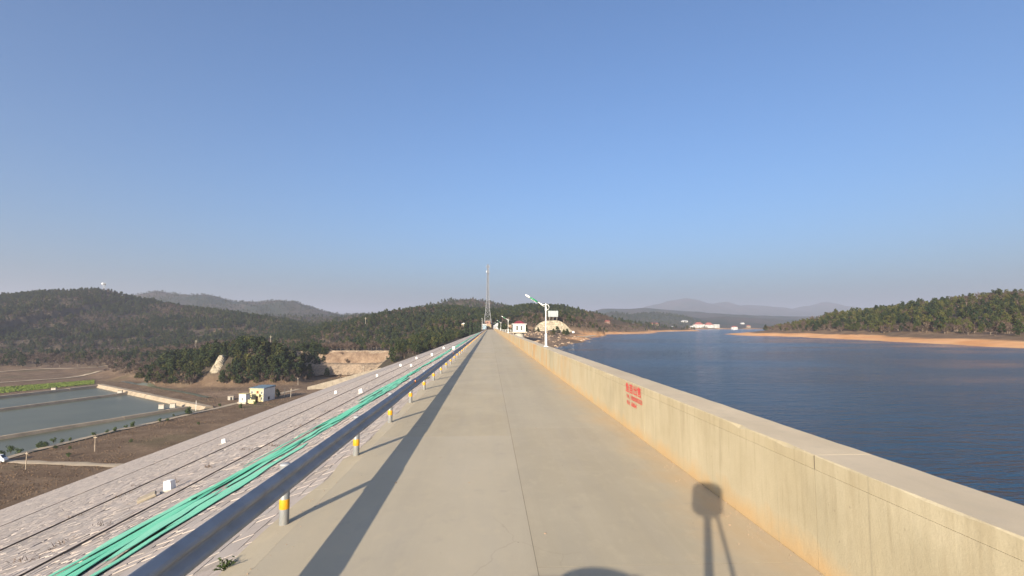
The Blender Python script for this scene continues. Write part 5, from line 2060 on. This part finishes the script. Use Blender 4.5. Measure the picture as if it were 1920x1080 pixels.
def pine_parts(seed, H, clumps=24, per=15, size=0.30, spread=0.34):
    r = random.Random(seed)
    tr = MB()
    lean = Vector((r.uniform(-.06, .06), r.uniform(-.06, .06), 0))
    pts = [Vector((0, 0, -0.6))] + [Vector((0, 0, H * t)) + lean * H * t + Vector((r.uniform(-.05, .05), r.uniform(-.05, .05), 0)) * (t > 0) for t in (0, .25, .5, .75, .92)]
    tr.tube(pts, [0.16, 0.14, 0.11, 0.09, 0.06, 0.025], 6)
    cr = MB()
    for k in range(clumps):
        t = 0.22 + 0.78 * (k + 0.5) / clumps
        wide = H * spread * (1.05 - t) ** 0.6 * (0.55 if t < 0.3 else 1.0) + 0.15
        a = k * 2.4 + r.uniform(-.6, .6)
        rr = wide * r.uniform(0.45, 1.0)
        base = lean * H * t + Vector((0, 0, H * t * 0.93))
        c = base + Vector((math.cos(a) * rr, math.sin(a) * rr, r.uniform(-.2, .25)))
        if rr > 0.5 and k % 2 == 0:
            tr.tube([base - Vector((0, 0, 0.25 * rr)), base.lerp(c, 0.6), c], [0.05, 0.03, 0.012], 4)
        leaf_cloud(cr, c, 0.62 * r.uniform(0.7, 1.2) * H / 6, per, size * H / 6, r)
    return tr.mesh('trunk', M['bark']), cr


def bare_parts(seed, H, n=9, twigs=210):
    r = random.Random(seed)
    tr = MB()
    tw = MB()
    tr.tube([(0, 0, -0.5), (0.03 * H, 0, 0.22 * H), (0, 0.03 * H, 0.5 * H), (0.02 * H, 0, 0.8 * H)], [0.10, 0.08, 0.05, 0.02], 5)
    tips = []
    for k in range(n):
        a = k * 2.4 + r.uniform(-.5, .5)
        z = H * r.uniform(0.12, 0.6)
        e = Vector((math.cos(a) * H * 0.30 * r.uniform(.5, 1.1), math.sin(a) * H * 0.30 * r.uniform(.5, 1.1), z + H * r.uniform(0.18, 0.38)))
        s = Vector((0, 0, z * 0.8))
        tr.tube([s, s.lerp(e, 0.5) + Vector((0, 0, -0.05 * H)), e], [0.045, 0.03, 0.012], 4)
        tips.append((s, e))
    for k in range(twigs):
        s, e = tips[k % n]
        p = s.lerp(e, r.uniform(0.3, 1.05))
        d = Vector((r.uniform(-1, 1), r.uniform(-1, 1), r.uniform(-0.1, 1.2))).normalized() * H * r.uniform(0.08, 0.2)
        w = d.cross(Vector((r.uniform(-1, 1), r.uniform(-1, 1), r.uniform(-1, 1)))).normalized() * 0.06 * H / 4
        tw.add([p - w, p + w, p + d + w * 0.5, p + d - w * 0.3], [(0, 1, 2, 3)])
    return tr.mesh('trunk', M['palebark']), tw


PROTO = {}
for k in range(4):
    t, c = pine_parts(40 + k, 6.0 + 0.4 * k, 24, 15, 0.30, 0.30 + 0.03 * k)
    PROTO['pine', k] = (t, c.mesh('crown', M['pine']))
for k in range(3):
    t, c = pine_parts(70 + k, 4.6 + 0.4 * k, 20, 15, 0.32, 0.42)
    PROTO['olive', k] = (t, c.mesh('crown', M['olive']))
for k in range(3):
    t, c = bare_parts(90 + k, 4.6 + 0.5 * k)
    PROTO['bare', k] = (t, c.mesh('crown', M['twig']))
NV = {'pine': 4, 'olive': 3, 'bare': 3}
NAME = {'pine': 'pine_tree', 'olive': 'broadleaf_tree', 'bare': 'bare_tree'}


def scatter(n, x0, x1, y0, y1):
    return nprng.uniform(x0, x1, n), nprng.uniform(y0, y1, n)


regions = [  # n, x0, x1, y0, y1
    (29000, -1000, -190, 380, 960), (13500, -330, 60, 340, 900), (7500, -60, 175, 470, 800), (11500, 222, 620, 150, 640),
    (3500, -1500, -260, 960, 1350), (2600, -340, 140, 880, 1260), (900, -60, -4, 300, 480), (2800, -230, -100, 290, 410), (4200, 30, 420, 300, 1050),
    (9000, -1900, -200, 1400, 2050), (3500, 200, 800, 1650, 2100)]
PXs, PYs = [], []
for n, a, b, c, d in regions:
    x, y = scatter(n, a, b, c, d)
    PXs.append(x)
    PYs.append(y)
X, Y = np.concatenate(PXs), np.concatenate(PYs)
Z = height(X, Y)
sB = sdist(X, Y, SHORE_B)
sA = sdist(X, Y, SHORE_A)
n1 = fbm(X, Y, 60, 3)
n2 = fbm(X + 500, Y - 300, 110, 3)
dam_z = np.where(X < EDGE_X, (X - EDGE_X) / SLOPE, 0)
D = np.hypot(X, Y)
left = X < -3
knoll = (np.hypot(X + 170, Y - 350) < 60) & (Y < 385) & (X < -116)
dens = np.where(left, sstep(Z, VALLEY + 1.2, VALLEY + 5), 0)
dens = np.where(knoll, 2 * sstep(Z, VALLEY + 0.4, VALLEY + 1.6), dens)
dens = np.where((X > 200) & (Y < 700), sstep(Z, -2.4, -0.6), dens)
dens = np.where((X > -3) & (X <= 200) | (X > 200) & (Y >= 700), sstep(Z, 0.0, 3.5) * 0.95 + 0.5 * (Z > -4.2), dens)
dens = np.where((Y < 398) & (Y > 345) & (X > -140) & (X < -55) & ~knoll, 0.02, dens)          # bare embankment terrace
dens = np.where((X > -60) & (X < EDGE_X - 3) & (Y > 300) & (Y < 485), np.where(Z > dam_z + 0.3, 1.0, 0), dens)
dens = np.where((X > -26) & (X < 34) & (Y > 474) & (Y < 530), 0.02, dens)                # yard with the mast
dens = np.where((np.abs(X - QU.x) < 28) & (Y > 330) & (Y < 482), np.where(Y > 395, 0.0, 0.25), dens)
dens = np.where((X > -8) & (X < 8) & (Y < 482), 0, dens)
dens = dens * np.where(n2 > 0.36, 0.6, 1) * np.clip(1.0 + 1.0 * fbm(X, Y, 18, 2), 0.5, 1)
ok = (nprng.random(len(X)) < dens) & ((Z > WATER_Z + 0.9) | (X < -3))
# nothing on the rock scars
ok &= ~((np.abs(X - kb.x) < 7) & (Y < kb.y + 11) & (Y > kb.y - 16))
X, Y, Z, n1, n2, D, left, knoll, sB = (q[ok] for q in (X, Y, Z, n1, n2, D, left, knoll, sB))
rr = nprng.random(len(X))
kind = np.full(len(X), 'pine', dtype=object)
pb = np.where(left, 0.30 + 1.1 * n1, 0.32 + 1.0 * n1)
pb = np.where(left & (Z < VALLEY + 17) & ~knoll, pb + 0.4, pb)                            # scrub on the hill feet
pb = np.where((X > 200) & (Y < 700), 0.30 + 0.8 * n1 + 0.5 * (1 - sstep(Z, -1, 4)), pb)
pb = np.where((X > 10) & (X < 200), pb + 0.25 * (1 - sstep(Z, 14, 24)) + 0.35 * sstep(X, 100, 150), pb)
pb = np.where(knoll, 0.10 + 0.5 * (Z < VALLEY + 5), pb)
pb = np.where(D > 1300, pb * 0.45, pb)
kind[rr < pb] = 'bare'
po = np.where((X > 200) & (Y < 700), 0.75 + 0.9 * n2, np.where((X > -60) & left & (Y < 490), 0.5, 0.14 + 0.5 * n2))
kind[(rr >= pb) & (nprng.random(len(X)) < po)] = 'olive'
scl = nprng.triangular(0.45, 0.85, 1.5, len(X)) * np.where(D > 1500, 0.8, 0.9) * np.where((X > 10) & (X < 200) & (Z < 6), 0.7, 1.0)
scl = np.where((X > -60) & left & (Y < 490), scl * 0.85, scl)
rot = nprng.uniform(0, 6.28, len(X))
var = nprng.integers(0, 12, len(X))
# visible in the frame and how large
fw = math.sin(YAW) * X + math.cos(YAW) * Y
rt = math.cos(YAW) * X - math.sin(YAW) * Y
vis = (np.abs(rt / fw) < 1.0)
front = knoll | ((X > 200) & (Y < 640)) | ((X > -60) & left & (Y < 480)) | ((X > 20) & (X < 100) & (Y < 420))
app = np.where(vis & front, scl / D, 0)


def place_label(k, i):
    if knoll[i]:
        w = 'on the wooded knoll behind the fish ponds'
    elif X[i] > 200:
        w = 'on the wooded point across the water'
    elif X[i] < 0:
        w = 'on the bank beside the far stone slope'
    else:
        w = 'on the rocky shore beyond the pump house'
    return {'pine': 'dark green pine ', 'olive': 'bushy olive green tree ', 'bare': 'leafless brown tree '}[k] + w, 'trees ' + w


rest = np.ones(len(X), bool)
FIRST = {}
for k, cnt in (('pine', 300), ('olive', 300), ('bare', 260)):
    idx = np.nonzero((kind == k) & (app > 0))[0]
    idx = idx[np.argsort(-app[idx])][:cnt]
    rest[idx] = False
    for i in idx:
        v = int(var[i]) % NV[k]
        tm, cm = PROTO[k, v]
        root = empty(NAME[k], (X[i], Y[i], Z[i] - 0.1), rot[i])
        s = float(scl[i])
        root.scale = (s * rng.uniform(.9, 1.15), s * rng.uniform(.9, 1.15), s)
        a = link('trunk', tm, root)
        b = link('crown', cm, root)
        if (k, v) not in FIRST:
            FIRST[k, v] = (a, b)
        lab, grp = place_label(k, i)
        tag(root, lab, 'tree', k + ' ' + grp)


def forest(name, lab, mask, k):
    """everything farther off: points instanced with the same trees"""
    ids = np.nonzero(mask)[0]
    me = bpy.data.meshes.new(name)
    me.vertices.add(len(ids))
    me.vertices.foreach_set('co', np.stack([X[ids], Y[ids], Z[ids] - 0.1], -1).astype(np.float32).ravel())
    for nm, arr in (('sc', scl[ids]), ('rz', rot[ids])):
        me.attributes.new(nm, 'FLOAT', 'POINT').data.foreach_set('value', arr.astype(np.float32))
    me.attributes.new('va', 'INT', 'POINT').data.foreach_set('value', (var[ids] % NV[k]).astype(np.int32))
    me.update()
    o = link(name, me)
    g = bpy.data.node_groups.new(name, 'GeometryNodeTree')
    g.interface.new_socket('Geometry', in_out='INPUT', socket_type='NodeSocketGeometry')
    g.interface.new_socket('Geometry', in_out='OUTPUT', socket_type='NodeSocketGeometry')
    N_ = g.nodes
    gi, go = N_.new('NodeGroupInput'), N_.new('NodeGroupOutput')
    jn = N_.new('GeometryNodeJoinGeometry')

    def at(nm, ty):
        n_ = N_.new('GeometryNodeInputNamedAttribute')
        n_.data_type = ty
        n_.inputs[0].default_value = nm
        return n_.outputs[0]
    s_, r_, v_ = at('sc', 'FLOAT'), at('rz', 'FLOAT'), at('va', 'INT')
    cx_ = N_.new('ShaderNodeCombineXYZ')
    g.links.new(r_, cx_.inputs[2])
    for vv in range(NV[k]):
        cm = N_.new('FunctionNodeCompare')
        cm.data_type = 'INT'
        cm.operation = 'EQUAL'
        g.links.new(v_, cm.inputs[2])
        cm.inputs[3].default_value = vv
        for ob in FIRST[k, vv]:
            oi = N_.new('GeometryNodeObjectInfo')
            oi.inputs['Object'].default_value = ob
            oi.inputs['As Instance'].default_value = True
            ip = N_.new('GeometryNodeInstanceOnPoints')
            g.links.new(gi.outputs[0], ip.inputs['Points'])
            g.links.new(cm.outputs[0], ip.inputs['Selection'])
            g.links.new(oi.outputs['Geometry'], ip.inputs['Instance'])
            g.links.new(cx_.outputs[0], ip.inputs['Rotation'])
            g.links.new(s_, ip.inputs['Scale'])
            g.links.new(ip.outputs[0], jn.inputs[0])
    g.links.new(jn.outputs[0], go.inputs[0])
    md = o.modifiers.new('trees', 'NODES')
    md.node_group = g
    tag(o, lab, 'forest', kind='stuff')


forest('pine_forest', 'dark green pine wood covering the far hills', rest & (kind == 'pine'), 'pine')
forest('broadleaf_forest', 'olive green bushes spread through the hillside woods', rest & (kind == 'olive'), 'olive')
forest('bare_forest', 'leafless brown scrub spread through the hillside woods', rest & (kind == 'bare'), 'bare')

# row of cypresses beside the end of the dam
t_, c_ = MB(), MB()
t_.tube([(0, 0, -1), (0, 0, 5)], [0.14, 0.03], 6)
r_ = random.Random(21)
for k in range(26):
    t = (k + 0.5) / 26
    leaf_cloud(c_, (r_.uniform(-.25, .25), r_.uniform(-.25, .25), 0.5 + 6.0 * t), 0.85 * (1.02 - t) ** 0.5 + 0.1, 14, 0.26, r_, 1.0)
tme, cme = t_.mesh('trunk', M['bark']), c_.mesh('crown', M['cypress'])
for k in range(9):
    q_ = at_y(871 + 3.6 * k, 622, 452 + rng.uniform(-5, 5))
    o = empty('cypress_tree', (q_.x, q_.y, hz(q_.x, q_.y)), rng.uniform(0, 6))
    s = rng.uniform(1.6, 2.1)
    o.scale = (s * 0.8, s * 0.8, s)
    link('trunk', tme, o)
    link('crown', cme, o)
    tag(o, 'slim dark cypress in the row beside the end of the dam', 'tree', 'cypresses beside the end of the dam')

# young shrubs along the pond track, one beside the house
shr = []
for k in range(3):
    r_ = random.Random(300 + k)
    m = MB()
    for q in range(9):
        leaf_cloud(m, (r_.uniform(-.4, .4), r_.uniform(-.4, .4), r_.uniform(0.3, 1.1)), 0.38, 16, 0.14, r_, 1.0)
    st = MB()
    for q in range(4):
        a = q * 1.6
        st.tube([(0, 0, -0.3), (0.15 * math.cos(a), 0.15 * math.sin(a), 0.5), (0.3 * math.cos(a), 0.3 * math.sin(a), 1.0)], [0.03, 0.02, 0.008], 4)
    shr.append((st.mesh('stem', M['bark']), m.mesh('foliage', M['shrub'])))
SH = [(5, 856, 1.2), (20, 848, 1.4), (35, 851, 1.2), (72, 840, 1.3), (84, 839, 1.3), (100, 830, 1.1), (116, 831, 0.9), (131, 827, 0.8), (176, 817, 1.0), (200, 812, 0.8), (215, 809, 1.1), (236, 803, 0.9),
      (248, 801, 1.4), (299, 791, 1.0), (314, 790, 0.9), (326, 781, 0.7), (353, 778, 2.2), (412, 762, 1.0), (450, 765, 1.4), (478, 759, 1.2), (128, 857, 0.9), (105, 841, 0.7), (131, 843, 0.7), (372, 796, 0.8), (245, 830, 0.8)]
for k, (px, py, s) in enumerate(SH):
    q_ = at_z(px, py, VALLEY)
    o = empty('shrub', (q_.x, q_.y, hz(q_.x, q_.y) + 0.05), rng.uniform(0, 6))
    o.scale = (s, s, s)
    a, b = shr[k % 3]
    link('stem', a, o)
    link('foliage', b, o)
    if s > 2:
        tag(o, 'largest dark shrub at the right end of the near pond', 'shrub')
    else:
        tag(o, 'small dark shrub along the track beside the near pond', 'shrub', 'small shrubs along the pond track')
for px, py, s, lab in ((471, 752, 2.4, 'round green bush in front of the pale house door'), (521, 743, 3.0, 'dark tall bush at the right of the pale house')):
    q_ = at_z(px, py, VALLEY)
    o = empty('shrub', (q_.x, q_.y, hz(q_.x, q_.y)), 1.0)
    o.scale = (s * 0.8, s * 0.8, s)
    link('stem', shr[0][0], o)
    link('foliage', shr[0][1], o)
    tag(o, lab, 'shrub')

# boulders on the bare shore beside the pump house
bmes = []
for k in range(3):
    bm_ = bmesh.new()
    bmesh.ops.create_icosphere(bm_, subdivisions=2, radius=1.0)
    for v in bm_.verts:
        v.co *= rng.uniform(0.75, 1.15)
        v.co.z *= 0.7
    me = bpy.data.meshes.new('boulder')
    bm_.to_mesh(me)
    bm_.free()
    me.materials.append(M['boulder'])
    bmes.append(me)
cnt = 0
while cnt < 150:
    x, y = rng.uniform(8, 75), rng.uniform(190, 400)
    z = hz(x, y)
    if z < WATER_Z - 0.2 or z > 1.5:
        continue
    o = link('boulder', bmes[cnt % 3], None, (x, y, z - 0.1))
    s = rng.uniform(0.3, 0.95)
    o.scale = (s * rng.uniform(.8, 1.5), s, s * rng.uniform(.8, 1.4))
    o.rotation_euler = (0, 0, rng.uniform(0, 6))
    tag(o, 'tan boulder on the rocky shore beyond the pump house', 'boulder', 'boulders on the rocky shore')
    cnt += 1

# ------------------------------------------------------------------ the survey car behind the lens, known by its shadow on the road
def survey_car():
    hx, hy, hzz = (Vector((0, 0, EYE)) + SUN_DIR * 0.62)
    root = make_van('survey_car', 4.3, 1.75, 1.52, M['white'])
    root.location = (-0.75, 0.46, 0.0)
    root.rotation_euler = (0, 0, math.pi / 2)
    vs = [(0.65 + 0.5 * math.cos(R(a_)), 0.5 * math.sin(R(a_)), z_) for z_ in (1.50, 1.56) for a_ in range(0, 360, 15)]  # unseen disc added on the car roof to give its road shadow a curved edge
    MB().add(vs, [tuple(range(23, -1, -1)), tuple(range(24, 48))] + [(k_, (k_ + 1) % 24, 24 + (k_ + 1) % 24, 24 + k_) for k_ in range(24)]).build('shadow_disc', M['black'], root)
    inv = root.matrix_basis.inverted()

    def L(*p):
        return inv @ Vector(p)
    m = MB().tube([L(hx, hy, 1.5), L(hx, hy, hzz - 0.2)], 0.055, 10)
    m.build('mast', M['black'], root)
    MB().tube([L(hx + 0.35, hy - 0.25, 1.5), L(hx + 0.12, hy - 0.05, hzz - 0.2)], 0.028, 8).build('strut', M['black'], root)
    MB().tube([L(hx, hy, hzz - 0.24), L(hx, hy, hzz - 0.16), L(hx, hy, hzz + 0.14), L(hx, hy, hzz + 0.22)], [0.16, 0.25, 0.26, 0.20], 8).build('camera_head', M['black'], root)
    tag(root, 'white survey car with camera mast, seen only as shadow on the road', 'car')


survey_car()

# ------------------------------------------------------------------ haze
hb_ = MB().box(-11500, 11500, -11500, 11500, -48, 380)
hm = bpy.data.materials.new('haze_air')
hm.use_nodes = True
ht = hm.node_tree
for n_ in list(ht.nodes):
    if n_.type == 'BSDF_PRINCIPLED':
        ht.nodes.remove(n_)
pv = ht.nodes.new('ShaderNodeVolumePrincipled')
pv.inputs['Color'].default_value = (0.80, 0.84, 1.0, 1)
pv.inputs['Density'].default_value = 1.7e-4
pv.inputs['Anisotropy'].default_value = 0.2
ht.links.new(pv.outputs[0], ht.nodes['Material Output'].inputs['Volume'])
tag(hb_.build('haze', hm), kind='stuff')
